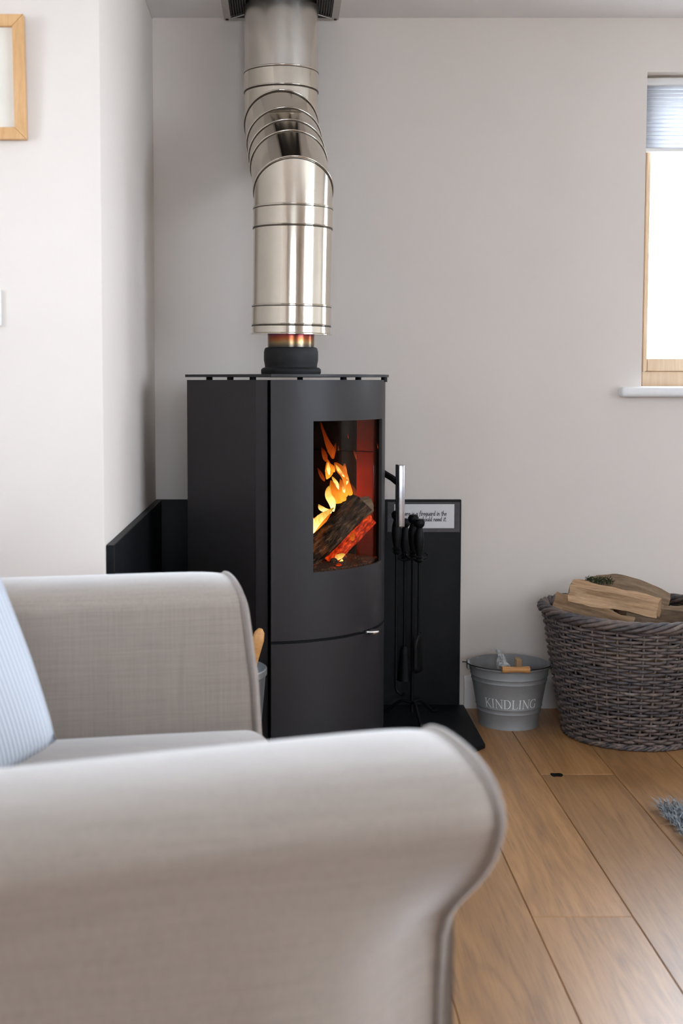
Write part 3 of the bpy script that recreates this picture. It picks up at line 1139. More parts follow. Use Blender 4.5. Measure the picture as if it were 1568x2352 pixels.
# upper pipe, in two lengths with a locking band
zr1, zr2 = at(646, 147, YUP - FR).z, at(646, 191, YUP - FR).z
pU = lambda z: Vector((up_x, YUP, z))
pipe_piece('pipe_length', ax_top, pU(zr1), FR, mat='steel_dull')
pipe_piece('locking_band', pU(zr1), pU(zr2), FR + 0.0018, mat='steel')
for z in (zr1, zr2):
    seam(pU(z), v0, v0, FR + 0.0012, 0.0020, 'steel')
    seam(pU(z - 0.0040), v0, v0, FR + 0.0008, 0.0018, 'groove', 'seam_groove')
pipe_piece('pipe_collar', pU(zr2), J[0], FR, n1=nrms[0], mat='steel')
JR = [ring_pts(J[i], dirs_all[i] if i < 4 else dirs_all[5], nrms[i], FR) for i in range(5)]
for i in range(4):
    mk('elbow_segment', JR[i] + JR[i + 1], [(k, (k + 1) % 56, 56 + (k + 1) % 56, 56 + k) for k in range(56)], M['steel'], flue, smooth='all')
for i in range(5):
    mk('seam_bead', *tube([J[i] + (p - J[i]) * 1.012 for p in JR[i]], 0.0026, 8, closed=True), M['steel'], flue, smooth='all')
    nx = dirs_all[i + 1].normalized() * 0.0045
    mk('seam_groove', *tube([J[i] + nx + (p - J[i]) * 1.003 for p in JR[i]], 0.0015, 8, closed=True), M['groove'], flue, smooth='all')


def low(py):
    """point on the lower axis whose near side shows at this height in the photo"""
    z = at(670, py, YLO - FR).z
    t = (z - ax_b.z) / (ax_j5.z - ax_b.z)
    return ax_b.lerp(ax_j5, t)


l1, l2, l3, l4 = low(466), low(512), low(697), low(742)
pipe_piece('pipe_length', J[4], l1, FR, n0=nrms[4], mat='steel')
pipe_piece('locking_band', l1, l2, FR + 0.0018, mat='steel')
pipe_piece('pipe_length', l2, l3, FR, mat='steel')
pipe_piece('locking_band', l3, l4, FR + 0.0018, mat='steel')
pipe_piece('end_cap', l4, ax_b + dlow * 0.003, FR, FR + 0.001, mat='steel')
for q in (l1, l2, l3, l4):
    seam(q, dlow, dlow, FR + 0.0014, 0.0022, 'steel')
    seam(q - dlow * 0.0045, dlow, dlow, FR + 0.0008, 0.0018, 'groove', 'seam_groove')
# rolled bottom rim with closing disc
d_ = dlow
V = ring_pts(ax_b + d_ * 0.003, d_, d_, FR + 0.001) + ring_pts(ax_b, d_, d_, FR + 0.006) + ring_pts(ax_b - d_ * 0.0015, d_, d_, FR + 0.006) + ring_pts(ax_b + d_ * 0.001, d_, d_, 0.06)
F = []
for j in range(3):
    for k in range(56):
        k2 = (k + 1) % 56
        F.append((j * 56 + k, j * 56 + k2, (j + 1) * 56 + k2, (j + 1) * 56 + k))
mk('rim', V, F, M['steel'], flue, smooth=40)
mk('stub_pipe', *lathe([(0.0655, zc1 - 0.03), (0.0665, ax_b.z + 0.01)], 40, FC), M['stub'], flue, smooth='all')['label'] = 'heat-tinted inner pipe stub'

# ceiling vent plate round the flue
vw = 0.178
vx, vy = up_x, YB - 0.012 - vw
vent = thing('ceiling_vent', 'square ceiling vent plate with dark louvres round the flue pipe', 'vent', (vx, vy, ZC - 0.012))
outer = [(vx - vw, vy - vw), (vx + vw, vy - vw), (vx + vw, vy + vw), (vx - vw, vy + vw)]
inr = vw - 0.022
bits = [boxv(vx - vw, vx + vw, vy - vw, vy - inr, ZC - 0.010, ZC - 0.0005), boxv(vx - vw, vx + vw, vy + inr, vy + vw, ZC - 0.010, ZC - 0.0005),
        boxv(vx - vw, vx - inr, vy - inr, vy + inr, ZC - 0.010, ZC - 0.0005), boxv(vx + inr, vx + vw, vy - inr, vy + inr, ZC - 0.010, ZC - 0.0005)]
mk('frame', *join(*bits), M['vent'], vent)
mk('backing', *boxv(vx - inr, vx + inr, vy - inr, vy + inr, ZC - 0.003, ZC - 0.0006), M['vent_dark'], vent)
for k in range(7):
    q = inr - 0.004 - k * 0.0075
    for sx, sy in ((1, 0), (-1, 0), (0, 1), (0, -1)):
        a, b = (Vector((vx + sx * q - sy * q, vy + sy * q - sx * q, 0)), Vector((vx + sx * q + sy * q, vy + sy * q + sx * q, 0)))
        x0_, x1_ = sorted((a.x, b.x))
        y0_, y1_ = sorted((a.y, b.y))
        mk('slat', *boxv(x0_ - 0.001, x1_ + 0.001, y0_ - 0.001, y1_ + 0.001, ZC - 0.011, ZC - 0.003), M['vent_slat'], vent)
for sx in (-1, 1):
    for sy in (-1, 1):
        mk('rib', *tube([(vx + sx * inr, vy + sy * inr, ZC - 0.012), (vx + sx * 0.09, vy + sy * 0.09, ZC - 0.012)], 0.0016, 6), M['vent'], vent)
        mk('screw', *lathe([(0.0005, -0.004), (0.0045, -0.003), (0.005, 0)], 12, (vx + sx * (vw - 0.010), vy + sy * (vw - 0.010), ZC - 0.010), True, True), M['vent_dark'], vent)

# ------------------------------------------------------------------ sign on the slate
GL = {  # single-stroke letters in a unit box (x-height 0.5, cap height 1)
    'T': (0.55, [[(0, .95), (.55, 1)], [(.28, .97), (.24, 0)]]),
    'h': (0.5, [[(.1, 1), (.04, 0)], [(.06, .3), (.2, .48), (.36, .46), (.36, .2), (.40, 0)]]),
    'e': (0.44, [[(.04, .26), (.36, .3), (.34, .46), (.18, .5), (.04, .3), (.06, .08), (.2, 0), (.38, .08)]]),
    'r': (0.38, [[(.08, .5), (.06, 0)], [(.06, .28), (.18, .46), (.34, .46)]]),
    'i': (0.22, [[(.1, .5), (.08, .04), (.16, 0)], [(.12, .70), (.13, .74)]]),
    's': (0.40, [[(.34, .46), (.16, .5), (.08, .38), (.3, .2), (.26, .04), (.04, .02)]]),
    'a': (0.48, [[(.36, .46), (.18, .5), (.04, .28), (.08, .04), (.24, .04), (.36, .3)], [(.37, .5), (.36, .1), (.46, 0)]]),
    'f': (0.36, [[(.36, .94), (.22, 1), (.14, .8), (.12, 0), (.08, -.2)], [(.0, .5), (.32, .54)]]),
    'g': (0.48, [[(.36, .46), (.18, .5), (.04, .3), (.1, .08), (.26, .1), (.36, .3)], [(.37, .5), (.35, -.2), (.2, -.36), (.02, -.26)]]),
    'u': (0.48, [[(.06, .5), (.06, .12), (.18, 0), (.34, .14), (.37, .5)], [(.37, .5), (.37, .06), (.44, 0)]]),
    'd': (0.50, [[(.36, .44), (.18, .5), (.04, .28), (.08, .04), (.24, .04), (.36, .24)], [(.40, 1), (.37, .08), (.46, 0)]]),
    'n': (0.48, [[(.06, .5), (.05, 0)], [(.05, .3), (.2, .48), (.36, .44), (.36, .1), (.44, 0)]]),
    't': (0.34, [[(.16, .86), (.14, .08), (.28, .02)], [(0, .56), (.32, .58)]]),
    'o': (0.46, [[(.2, .5), (.05, .32), (.08, .06), (.24, 0), (.38, .16), (.36, .42), (.2, .5)]]),
    'l': (0.22, [[(.12, 1), (.08, .06), (.18, 0)]]),
    'y': (0.46, [[(.06, .5), (.12, .12), (.24, .1), (.36, .3)], [(.38, .5), (.30, -.1), (.14, -.34), (.0, -.28)]]),
    '.': (0.2, [[(.08, .0), (.1, .03)]]),
    ' ': (0.34, []),
}


def handwriting(text, h, wid, x0, z0, y, stroke):
    """flat ink ribbons on a plane facing -y"""
    tot = sum(GL[c][0] for c in text)
    sx = wid / tot
    V, F = [], []
    x = x0
    for c in text:
        wc, strokes = GL[c]
        for st in strokes:
            P = [(x + p[0] * sx + p[1] * h * 0.10, z0 + p[1] * h) for p in st]
            for a, b in zip(P[:-1], P[1:]):
                d = Vector((b[0] - a[0], b[1] - a[1])).normalized() * stroke * 0.5
                nx, nz = -d.y, d.x
                i = len(V)
                V += [(a[0] - d.x + nx, y, a[1] - d.y + nz), (b[0] + d.x + nx, y, b[1] + d.y + nz), (b[0] + d.x - nx, y, b[1] + d.y - nz), (a[0] - d.x - nx, y, a[1] - d.y - nz)]
                F.append((i, i + 1, i + 2, i + 3))
        x += wc * sx
    return V, F


ys = YB - 0.0205
s0, s1 = at(905, 1213, ys), at(1043, 1158, ys)
e0, e1_ = at(889, 1222, ys), at(1056, 1153, ys)
sign = thing('fireguard_notice', 'laminated white notice about a fireguard fixed to the slate panel', 'sign', (s0.x, ys, e0.z))
mk('laminate', *bbox(e0.x, e1_.x, ys - 0.0012, ys, e0.z, e1_.z, 0.0004, 1), M['lamin'], sign)
mk('paper', *boxv(s0.x, s1.x, ys - 0.0018, ys - 0.0012, s0.z, s1.z), M['paper'], sign)
ta, tb = at(919, 1187, ys), at(1025, 1187, ys)
mk('writing', *handwriting('There is a fireguard in the', 0.0150, tb.x - ta.x, ta.x, at(919, 1184, ys).z, ys - 0.0021, 0.0016), M['ink'], sign)
ta = at(911, 1187, ys)
mk('writing', *handwriting('area if you should need it.', 0.0150, tb.x - at(917, 1187, ys).x, at(917, 1187, ys).x, at(919, 1197, ys).z, ys - 0.0021, 0.0016), M['ink'], sign)

# ------------------------------------------------------------------ fireside tools
cs = Vector((at(946, 1600, 3.84).x, 3.84, HZ))
stand = thing('tool_stand', 'black iron fireside tool stand with curled hooks on the hearth', 'tool stand', cs)
zk = at(948, 1181, 3.84).z
zh = at(946, 1283, 3.84).z


def knob_handle(cx, cy, zt, zg):
    """turned grip: ball knob, tapered grip and ring beads"""
    k = 1.45
    prof = [(0.001, zt), (0.008, zt - 0.002), (0.0115, zt - 0.010), (0.0105, zt - 0.021), (0.006, zt - 0.029), (0.0075, zt - 0.034), (0.0100, zt - 0.050), (0.0105, zt - 0.068), (0.0085, zt - 0.095), (0.0060, zt - 0.112), (0.0095, zt - 0.117), (0.006, zt - 0.122), (0.009, zt - 0.127), (0.0045, zt - 0.133), (0.004, zg)]
    return lathe([(r * k, z) for r, z in prof], 16, (cx, cy, 0), True, True)


mk('pole', *lathe([(0.0055, 0.02), (0.0055, zk - 0.10)], 12, (cs.x, cs.y, HZ), True, True), M['black'], stand, smooth=40)
mk('finial', *knob_handle(cs.x, cs.y, zk, zk - 0.14), M['black'], stand, smooth=40)
for k in range(3):
    a = math.radians(-80 + 120 * k)
    u = Vector((math.cos(a), math.sin(a), 0))
    P = smooth_path([cs + u * 0.0 + Vector((0, 0, 0.05)), cs + u * 0.035 + Vector((0, 0, 0.052)), cs + u * 0.075 + Vector((0, 0, 0.022)), cs + u * 0.095 + Vector((0, 0, 0.006)), cs + u * 0.108 + Vector((0, 0, 0.008))], 5)
    mk('leg', *tube(P, 0.005, 8), M['black'], stand, smooth=40)
tool_spots = []
for k in range(4):
    a = math.radians(20 + 90 * k)
    u = Vector((math.cos(a), math.sin(a), 0))
    c = Vector((cs.x, cs.y, zh))
    P = smooth_path([c, c + u * 0.022 + Vector((0, 0, -0.004)), c + u * 0.044, c + u * 0.050 + Vector((0, 0, 0.010)), c + u * 0.042 + Vector((0, 0, 0.015))], 5)
    mk('hook', *tube(P, 0.003, 6), M['black'], stand, smooth=40)


def tool(name, label, px, ptop, Y, zend, kind):
    p = at(px, ptop, Y)
    t = thing(name, label, 'fire tool', (p.x, Y, zend), group='fireside tools on the stand')
    mk('grip', *knob_handle(p.x, Y, p.z, p.z - 0.135), M['black'], t, smooth=40)
    mk('shaft', *lathe([(0.0042, zend + (0.10 if kind in ('shovel', 'brush') else 0.02)), (0.0042, p.z - 0.13)], 10, (p.x, Y, 0), True, True), M['black'], t, smooth=40)
    if kind == 'shovel':
        V, F = [], []
        for i in range(9):
            s = i / 8
            z = zend + 0.12 * (1 - s)
            hw = 0.030 if s > 0.2 else 0.010 + 0.10 * s
            for j in range(7):
                q = (j - 3) / 3
                V.append((p.x + 0.4 * q * hw, Y + q * hw, z))
                V[-1] = (p.x + q * hw * 0.45 + 0.010 * (1 - q * q), Y + q * hw * 0.9, z)
        for i in range(8):
            for j in range(6):
                F.append((i * 7 + j, i * 7 + j + 1, (i + 1) * 7 + j + 1, (i + 1) * 7 + j))
        o = mk('blade', V, F, M['black'], t, smooth='all')
        md = o.modifiers.new('thick', 'SOLIDIFY')
        md.thickness = 0.002
    elif kind == 'brush':
        mk('brush_head', *lathe([(0.006, zend + 0.11), (0.013, zend + 0.10), (0.014, zend + 0.085), (0.020, zend + 0.03), (0.023, zend), (0.002, zend - 0.002)], 16, (p.x, Y, 0), True, True), M['black'], t, smooth=40)
    else:
        mk('hook', *tube(smooth_path([(p.x, Y, zend + 0.03), (p.x + 0.004, Y, zend + 0.01), (p.x + 0.018, Y - 0.006, zend), (p.x + 0.026, Y - 0.01, zend + 0.008)], 5), 0.004, 8), M['black'], t, smooth=40)


tool('poker', 'black iron poker hanging nearest the stove on the tool stand', 911, 1172, 3.80, 0.10, 'poker')
tool('ash_shovel', 'black ash shovel hanging at the right of the tool stand', 963, 1191, 3.80, 0.17, 'shovel')
tool('hearth_brush', 'black hearth brush hanging at the back of the tool stand', 930, 1190, 3.90, 0.12, 'brush')

# ------------------------------------------------------------------ kindling bucket
bc = on_floor(1168, 1650)
bc = Vector((at(1168, 1600, 3.84).x, 3.84, 0))
BH = at(1168, 1523, 3.84).z
BR, BB = 0.1225, 0.088
bk = thing('kindling_bucket', 'grey metal bucket lettered KINDLING beside the wicker log basket', 'bucket', bc)


def brad(z):
    return BB + (BR - BB) * (z / BH)


prof = [(0.001, 0.006), (BB - 0.004, 0.006), (BB - 0.002, 0.0), (BB + 0.003, 0.0), (BB + 0.003, 0.004), (brad(0.008), 0.008)]
for zz in (0.30, 0.80):
    for dz in (-0.0075, 0.0075):
        z = BH * zz + dz
        prof += [(brad(z - 0.003), z - 0.003), (brad(z) + 0.0018, z), (brad(z + 0.003), z + 0.003)]
prof += [(brad(BH - 0.006), BH - 0.006), (BR + 0.003, BH - 0.004), (BR + 0.004, BH), (BR, BH + 0.002)]
mk('body', *lathe(prof, 64, (bc.x, bc.y, 0), True), M['bucket'], bk, smooth=50)
mk('inside', *lathe([(BR, BH + 0.0018), (BR - 0.002, BH - 0.004), (BB - 0.003, 0.010), (0.001, 0.009)], 64, (bc.x, bc.y, 0)), M['bucket_in'], bk, smooth=50)
for sgn in (-1, 1):
    ex = bc.x + sgn * (BR + 0.004)
    mk('ear', *bbox(ex - 0.004, ex + 0.004, bc.y - 0.012, bc.y + 0.012, BH - 0.018, BH + 0.012, 0.003), M['bucket'], bk, smooth=40)
# bail lying on the front rim with a turned wooden grip
zbail = BH - 0.003
P = [Vector((bc.x - BR - 0.022, bc.y, BH + 0.004)), Vector((bc.x - BR - 0.006, bc.y - 0.001, BH + 0.004))]
for i in range(19):
    a = PI + PI * i / 18
    rr = BR + 0.010
    P.append(Vector((bc.x + rr * math.cos(a), bc.y + rr * math.sin(a) * 0.93, BH + 0.003 - 0.002 * math.sin(a))))
P += [Vector((bc.x + BR + 0.005, bc.y - 0.001, BH + 0.004)), Vector((bc.x + BR + 0.009, bc.y, BH + 0.004))]
bail = mk('bail', *tube(P, 0.0018, 8), M['wire'], bk, smooth='all')
gx0, gx1 = at(1151, 1538, bc.y - BR).x, at(1217, 1540, bc.y - BR).x
gy, gz = bc.y - (BR + 0.010) * 0.93 - 0.001, BH + 0.008
V, F = lathe([(0.003, 0), (0.0098, 0.002), (0.0105, 0.008), (0.0092, 0.022), (0.0085, 0.044), (0.0092, 0.066), (0.0105, 0.080), (0.0098, 0.086), (0.003, 0.088)], 18, (0, 0, 0), True, True)
gl_ = gx1 - gx0
mk('grip', [Vector((gx0 + q[2] * gl_ / 0.088, gy + q[0], gz + q[1])) for q in V], F, M['grip'], bk, smooth=40)['label'] = 'turned orange-brown wooden grip'

# serif capitals: each glyph a list of polygons in a box 1 high


def st(x0, y0, x1, y1, w):
    d = Vector((x1 - x0, y1 - y0)).normalized()
    n = Vector((-d.y, d.x)) * w / 2
    return [(x0 + n.x, y0 + n.y), (x1 + n.x, y1 + n.y), (x1 - n.x, y1 - n.y), (x0 - n.x, y0 - n.y)]


def serif(x, y, w=0.26):
    return [(x - w / 2, y - 0.022), (x + w / 2, y - 0.022), (x + w / 2, y + 0.022), (x - w / 2, y + 0.022)]


def bowl(cx, cy, rx, ry, a0, a1, w0, w1, n=14):
    out = []
    for i in range(n):
        qs = []
        for k in (i, i + 1):
            a = math.radians(a0 + (a1 - a0) * k / n)
            wd = w0 + (w1 - w0) * abs(math.cos(a))
            for s in (0.5, -0.5):
                qs.append((cx + (rx + s * wd) * math.cos(a), cy + (ry + s * wd) * math.sin(a)))
        out.append([qs[0], qs[2], qs[3], qs[1]])
    return out


TH, TN = 0.11, 0.05
GLY = {
    'K': (0.86, [st(.16, 0, .16, 1, TH), serif(.16, .98), serif(.16, .02), st(.18, .42, .68, .98, TN), st(.32, .56, .74, 0, TH), serif(.68, .98, .24), serif(.78, .02, .24)]),
    'I': (0.44, [st(.2, 0, .2, 1, TH), serif(.2, .98), serif(.2, .02)]),
    'N': (0.98, [st(.16, 0, .16, 1, TN), st(.14, .98, .80, .02, TH), st(.80, 0, .80, 1, TN), serif(.12, .98, .2), serif(.16, .02), serif(.80, .98)]),
    'D': (0.92, [st(.16, 0, .16, 1, TH), serif(.12, .98, .2), serif(.12, .02, .2), st(.16, .975, .38, .975, TN), st(.16, .025, .38, .025, TN)] + bowl(.36, .5, .40, .475, -90, 90, TN, TH)),
    'L': (0.74, [st(.16, 0, .16, 1, TH), serif(.16, .98), st(.05, .022, .62, .022, TN), st(.62, 0, .66, .22, TN)]),
    'G': (0.92, bowl(.46, .5, .40, .475, 50, 320, TN, TH) + [st(.76, .02, .76, .42, TH), serif(.76, .42, .26), st(.74, .72, .76, .98, TN)]),
}
word = 'KINDLING'
LH = 0.0285
# letters spread round the front of the bucket
cx0, cx1 = at(1119, 1605, bc.y - 0.10).x - bc.x, at(1233, 1605, bc.y - 0.10).x - bc.x
zt = BH * 0.445
rz = brad(zt)
t0, t1 = math.asin(max(-1, cx0 / rz)), math.asin(min(1, cx1 / rz))
arc_l = (t1 - t0)
tot = sum(GLY[c][0] for c in word)
px_ = 0.0
for c in word:
    wc, polys = GLY[c]
    V, F = [], []
    for poly in polys:
        # subdivide nothing: strokes are short next to the curve
        i = len(V)
        for (gx, gy_) in poly:
            z = zt + (gy_ - 0.5) * LH
            a = t0 + arc_l * ((px_ + gx) / tot)
            r = brad(z) + 0.0007
            V.append((bc.x + r * math.sin(a), bc.y - r * math.cos(a), z))
        F.append(tuple(range(i, i + len(poly))))
    mk('letter', V, F, M['letter'], bk)
    px_ += wc


# bucket contents
def stick(name, label, P0, P1, w_, t_, mat='stick', group='kindling in the bucket'):
    P0, P1 = Vector(P0), Vector(P1)
    d = (P1 - P0).normalized()
    e1, e2 = frame_of(d)
    Lh = (P1 - P0).length / 2
    v, f = bbox(-w_ / 2, w_ / 2, -t_ / 2, t_ / 2, -Lh, Lh, min(w_, t_) * 0.12, 1)
    rs = random.Random(hash(label) % 1000)
    v = [(q[0] * (1 + 0.1 * math.sin(q[2] * 90)), q[1], q[2]) for q in v]
    o = mk(name, v, f, M[mat])
    o.rotation_euler = Matrix((e1, e2, d)).transposed().to_euler()
    o.location = (P0 + P1) / 2
    return tag(o, label, 'kindling', group)


stick('kindling_block', 'square cut kindling block upright in the bucket', at(1189, 1580, 3.80) + Vector((0, 0, -0.02)), at(1190, 1512, 3.80), 0.036, 0.018)
stick('kindling_stick', 'pale kindling stick leaning at the left inside the bucket', at(1140, 1600, 3.80), at(1132, 1540, 3.77), 0.020, 0.012)
stick('kindling_stick', 'thin kindling splinter behind the crumpled paper in the bucket', at(1150, 1590, 3.84), at(1152, 1506, 3.83), 0.012, 0.006)
stick('kindling_stick', 'kindling stick lying low under the bucket handle', at(1135, 1552, 3.79), at(1210, 1560, 3.80), 0.020, 0.014)
# crumpled newspaper twist
P0, P1 = at(1172, 1580, 3.83), at(1143, 1490, 3.80)
V, F = [], []
rs = random.Random(4)
nr, ns = 12, 11
for i in range(nr + 1):
    s = i / nr
    c = Vector(P0).lerp(Vector(P1), s)
    r = 0.013 + 0.007 * math.sin(s * 5) + 0.004 * s
    if i in (0, nr):
        r *= 0.55
    for k in range(ns):
        a = 2 * PI * k / ns
        q = r * (1 + rs.uniform(-0.38, 0.38))
        V.append(c + Vector((math.cos(a) * q, math.sin(a) * q * 0.8, rs.uniform(-0.006, 0.006))))
for i in range(nr):
    for k in range(ns):
        k2 = (k + 1) % ns
        F.append((i * ns + k, i * ns + k2, (i + 1) * ns + k2, (i + 1) * ns + k))
F += [tuple(range(ns - 1, -1, -1)), tuple(nr * ns + k for k in range(ns))]
tag(mk('newspaper_twist', V, F, M['news'], loc=P0), 'crumpled twist of newspaper sticking up out of the bucket', 'newspaper')

# ------------------------------------------------------------------ wicker log basket
KC = Vector((1.040, 3.735, 0))
KH, KB, KT = 0.372, 0.190, 0.260
basket = thing('log_basket', 'dark woven wicker basket full of split logs against the back wall', 'basket', KC)
NS = 44


def krad(z):
    s = max(0, min(1, z / KH))
    return KB + (KT - KB) * (s ** 0.85)


def rimz(a):
    """the border dips a little towards the front and rises at the two handles"""
    return 0.010 * abs(math.cos(a)) ** 2


stake_me = None
for k in range(NS):
    a = 2 * PI * k / NS
    P = []
    for i in range(9):
        z = KH * i / 8
        P.append(Vector((krad(z) * math.cos(a), krad(z) * math.sin(a), z + rimz(a) * (z / KH))))
    V, F = tube([p + KC for p in P], 0.0036, 5)
    mk('stake', V, F, M['wicker'], basket, smooth='all')
NRND = 37
for j in range(NRND):
    z = 0.014 + (KH - 0.034) * j / (NRND - 1)
    P, rs_ = [], random.Random(j)
    seg = NS * 4
    wob = rs_.uniform(-0.0012, 0.0012)
    for i in range(seg):
        a = 2 * PI * i / seg
        ph = PI * (i / 4.0) + PI * (j % 2)
        amp = 0.0062 * math.cos(ph)
        r = krad(z) + amp + wob
        zz = z + rimz(a) * (z / KH) + 0.0016 * math.sin(a * 3 + j * 1.3) + 0.0009 * math.sin(ph * 0.5 + j)
        P.append(KC + Vector((r * math.cos(a), r * math.sin(a), zz)))
    mk('weaver', *tube(P, 0.0047 + rs_.uniform(-0.0006, 0.0006), 6, closed=True), M['wicker'], basket, smooth='all')
# plaited border: strands winding round the rim
NB = 5
for k in range(NB):
    P = []
    turns = 8
    seg = 264
    for i in range(seg):
        a = 2 * PI * i / seg
        ph = turns * a + 2 * PI * k / NB
        r = KT + 0.0125 * math.cos(ph) + 0.002
        z = KH + rimz(a) + 0.0105 * math.sin(ph) - 0.004
        P.append(KC + Vector((r * math.cos(a), r * math.sin(a), z)))
    mk('border_strand', *tube(P, 0.0068, 6, closed=True), M['wicker'], basket, smooth='all')
for j in range(3):
    P = []
    for i in range(96):
        a = 2 * PI * i / 96
        r = KB + 0.008 + 0.004 * math.cos(a * 22 + j * 2.1)
        P.append(KC + Vector((r * math.cos(a), r * math.sin(a), 0.008 + 0.005 * math.sin(a * 22 + j * 2.1))))
    mk('foot_strand', *tube(P, 0.0055, 6, closed=True), M['wicker'], basket, smooth='all')
mk('base', *lathe([(0.001, 0.010), (KB - 0.004, 0.010), (KB - 0.004, 0.018), (0.001, 0.018)], 44, (KC.x, KC.y, 0)), M['wicker'], basket)


def kz(px, py, Y):
    return at(px, py, Y)


def split_log(name, label, P0, P1, sec, mat, group='split logs in the basket', up=None, taper=1.0, seed=0, bark=None, bend=0.0):
    """sec: section polygon (across, up) in metres; swept with rough torn faces"""
    P0, P1 = Vector(P0), Vector(P1)
    d = (P1 - P0).normalized()
    upv = Vector(up or (0, 0, 1))
    e2 = (upv - d * upv.dot(d)).normalized()
    e1 = d.cross(e2)
    # refine the section so that faces can be rough
    S2 = []
    for i in range(len(sec)):
        a, b = sec[i], sec[(i + 1) % len(sec)]
        for q in range(3):
            S2.append((a[0] + (b[0] - a[0]) * q / 3, a[1] + (b[1] - a[1]) * q / 3))
    n, rings = len(S2), 18
    Lg = (P1 - P0).length
    V, F = [], []
    for i in range(rings + 1):
        s = i / rings
        sc_ = 1 + (taper - 1) * s
        for k, (u, v_) in enumerate(S2):
            nz = noise.noise(Vector((u * 40 + seed * 7.7, v_ * 40, s * 3.0))) * 0.010 + noise.noise(Vector((u * 120 + seed, v_ * 120, s * 9.0))) * 0.003
            rad = Vector((u, v_)).length + 1e-6
            uu, vv = u * sc_ * (1 + nz / rad), v_ * sc_ * (1 + nz / rad) + bend * math.sin(PI * s)
            x = (s - 0.5) * Lg
            if i in (0, rings):
                x += noise.noise(Vector((u * 60, v_ * 60, seed + i))) * 0.006
            V.append(Vector((x, uu, vv)))
    for i in range(rings):
        for k in range(n):
            k2 = (k + 1) % n
            F.append((i * n + k, i * n + k2, (i + 1) * n + k2, (i + 1) * n + k))
    F += [tuple(range(n - 1, -1, -1)), tuple(rings * n + k for k in range(n))]
    o = mk(name, V, F, M[mat], smooth=28)
    o.rotation_euler = Matrix((d, e1, e2)).transposed().to_euler()
    o.location = (P0 + P1) / 2
    return tag(o, label, 'log', group)


split_log('split_log', 'pale split log lying across the top front of the basket', at(1312, 1358, 3.66), at(1514, 1396, 3.55), [(-0.034, -0.024), (0.026, -0.030), (0.036, 0.004), (0.004, 0.034), (-0.030, 0.020)], 'log', seed=1, taper=0.92)
lgr = split_log('split_log', 'brown weathered split log with moss at the back of the basket', at(1345, 1357, 3.80), at(1534, 1392, 3.74), [(-0.038, -0.030), (0.034, -0.032), (0.040, 0.006), (0.006, 0.038), (-0.032, 0.022)], 'log_dark', seed=2, bend=0.026)
split_log('split_log', 'pale log end poking up behind the mossy log', at(1425, 1395, 3.86), at(1372, 1334, 3.86), [(-0.020, -0.022), (0.024, -0.020), (0.022, 0.020), (-0.018, 0.018)], 'log', seed=3)
split_log('split_log', 'orange-brown split log low at the left inside the basket rim', at(1272, 1382, 3.72), at(1450, 1440, 3.66), [(-0.034, -0.030), (0.034, -0.030), (0.028, 0.016), (0.0, 0.030), (-0.030, 0.018)], 'log', seed=4)
split_log('split_log', 'short split log with a saw-cut end at the left of the basket', at(1285, 1384, 3.79), at(1400, 1400, 3.80), [(-0.030, -0.030), (0.030, -0.030), (0.034, 0.010), (0.0, 0.030), (-0.030, 0.020)], 'log', seed=6)
split_log('split_log', 'dark split log at the right of the basket under the mossy log', at(1430, 1400, 3.70), at(1600, 1420, 3.72), [(-0.034, -0.028), (0.034, -0.030), (0.034, 0.014), (0.0, 0.032), (-0.030, 0.018)], 'log_dark', seed=5)
for k, (dx, dy, dz, an) in enumerate(((-0.07, 0.05, 0.10, 0.4), (0.08, -0.04, 0.10, 1.9), (0.03, 0.06, 0.18, 2.6), (-0.04, -0.06, 0.18, 0.1), (0.09, 0.04, 0.245, 1.2), (-0.06, 0.02, 0.25, 2.0))):
    c = KC + Vector((dx, dy, dz))
    u = Vector((math.cos(an), math.sin(an), 0)) * 0.085
    split_log('split_log', 'split log buried out of sight in the full basket', c - u, c + u, [(-0.036, -0.032), (0.036, -0.034), (0.030, 0.018), (0.0, 0.034), (-0.032, 0.020)], 'log', seed=20 + k, group='buried split logs in the basket')
# moss tuft on the weathered log
V, F = [], []
rs = random.Random(9)
for i in range(420):
    s = rs.random()
    p = at(1345 + 62 * s, 1332 + 4 * s + rs.uniform(-4, 9), 3.755) + Vector((0, rs.uniform(-0.012, 0.014), rs.uniform(-0.002, 0.006)))
    dv = Vector((rs.uniform(-1, 1), rs.uniform(-1, 0.6), rs.uniform(0.1, 1))).normalized() * rs.uniform(0.004, 0.010)
    sd = dv.cross(Vector((rs.random(), rs.random(), rs.random()))).normalized() * 0.0012
    b = len(V)
    V += [p - sd, p + sd, p + dv + sd * 0.3, p + dv - sd * 0.3]
    F.append((b, b + 1, b + 2, b + 3))
inv = (Matrix.Translation(lgr.location) @ lgr.rotation_euler.to_matrix().to_4x4()).inverted()
ms = local('moss', [inv @ v for v in V], F, M['moss'], lgr)
ms['kind'] = 'stuff'
ms['label'] = 'dark green moss'
# wood chip on the floor by the basket
cp = on_floor(1337, 1698)
tag(mk('wood_chip', *bevel_vf(*prism([(cp.x - 0.006, cp.y + 0.008), (cp.x - 0.003, cp.y + 0.010), (cp.x + 0.006, cp.y - 0.008), (cp.x + 0.003, cp.y - 0.010)], 0.0, 0.003), 0.0006, 1), M['stick'], loc=cp), 'tiny pale wood chip on the floor by the basket foot', 'wood chip')

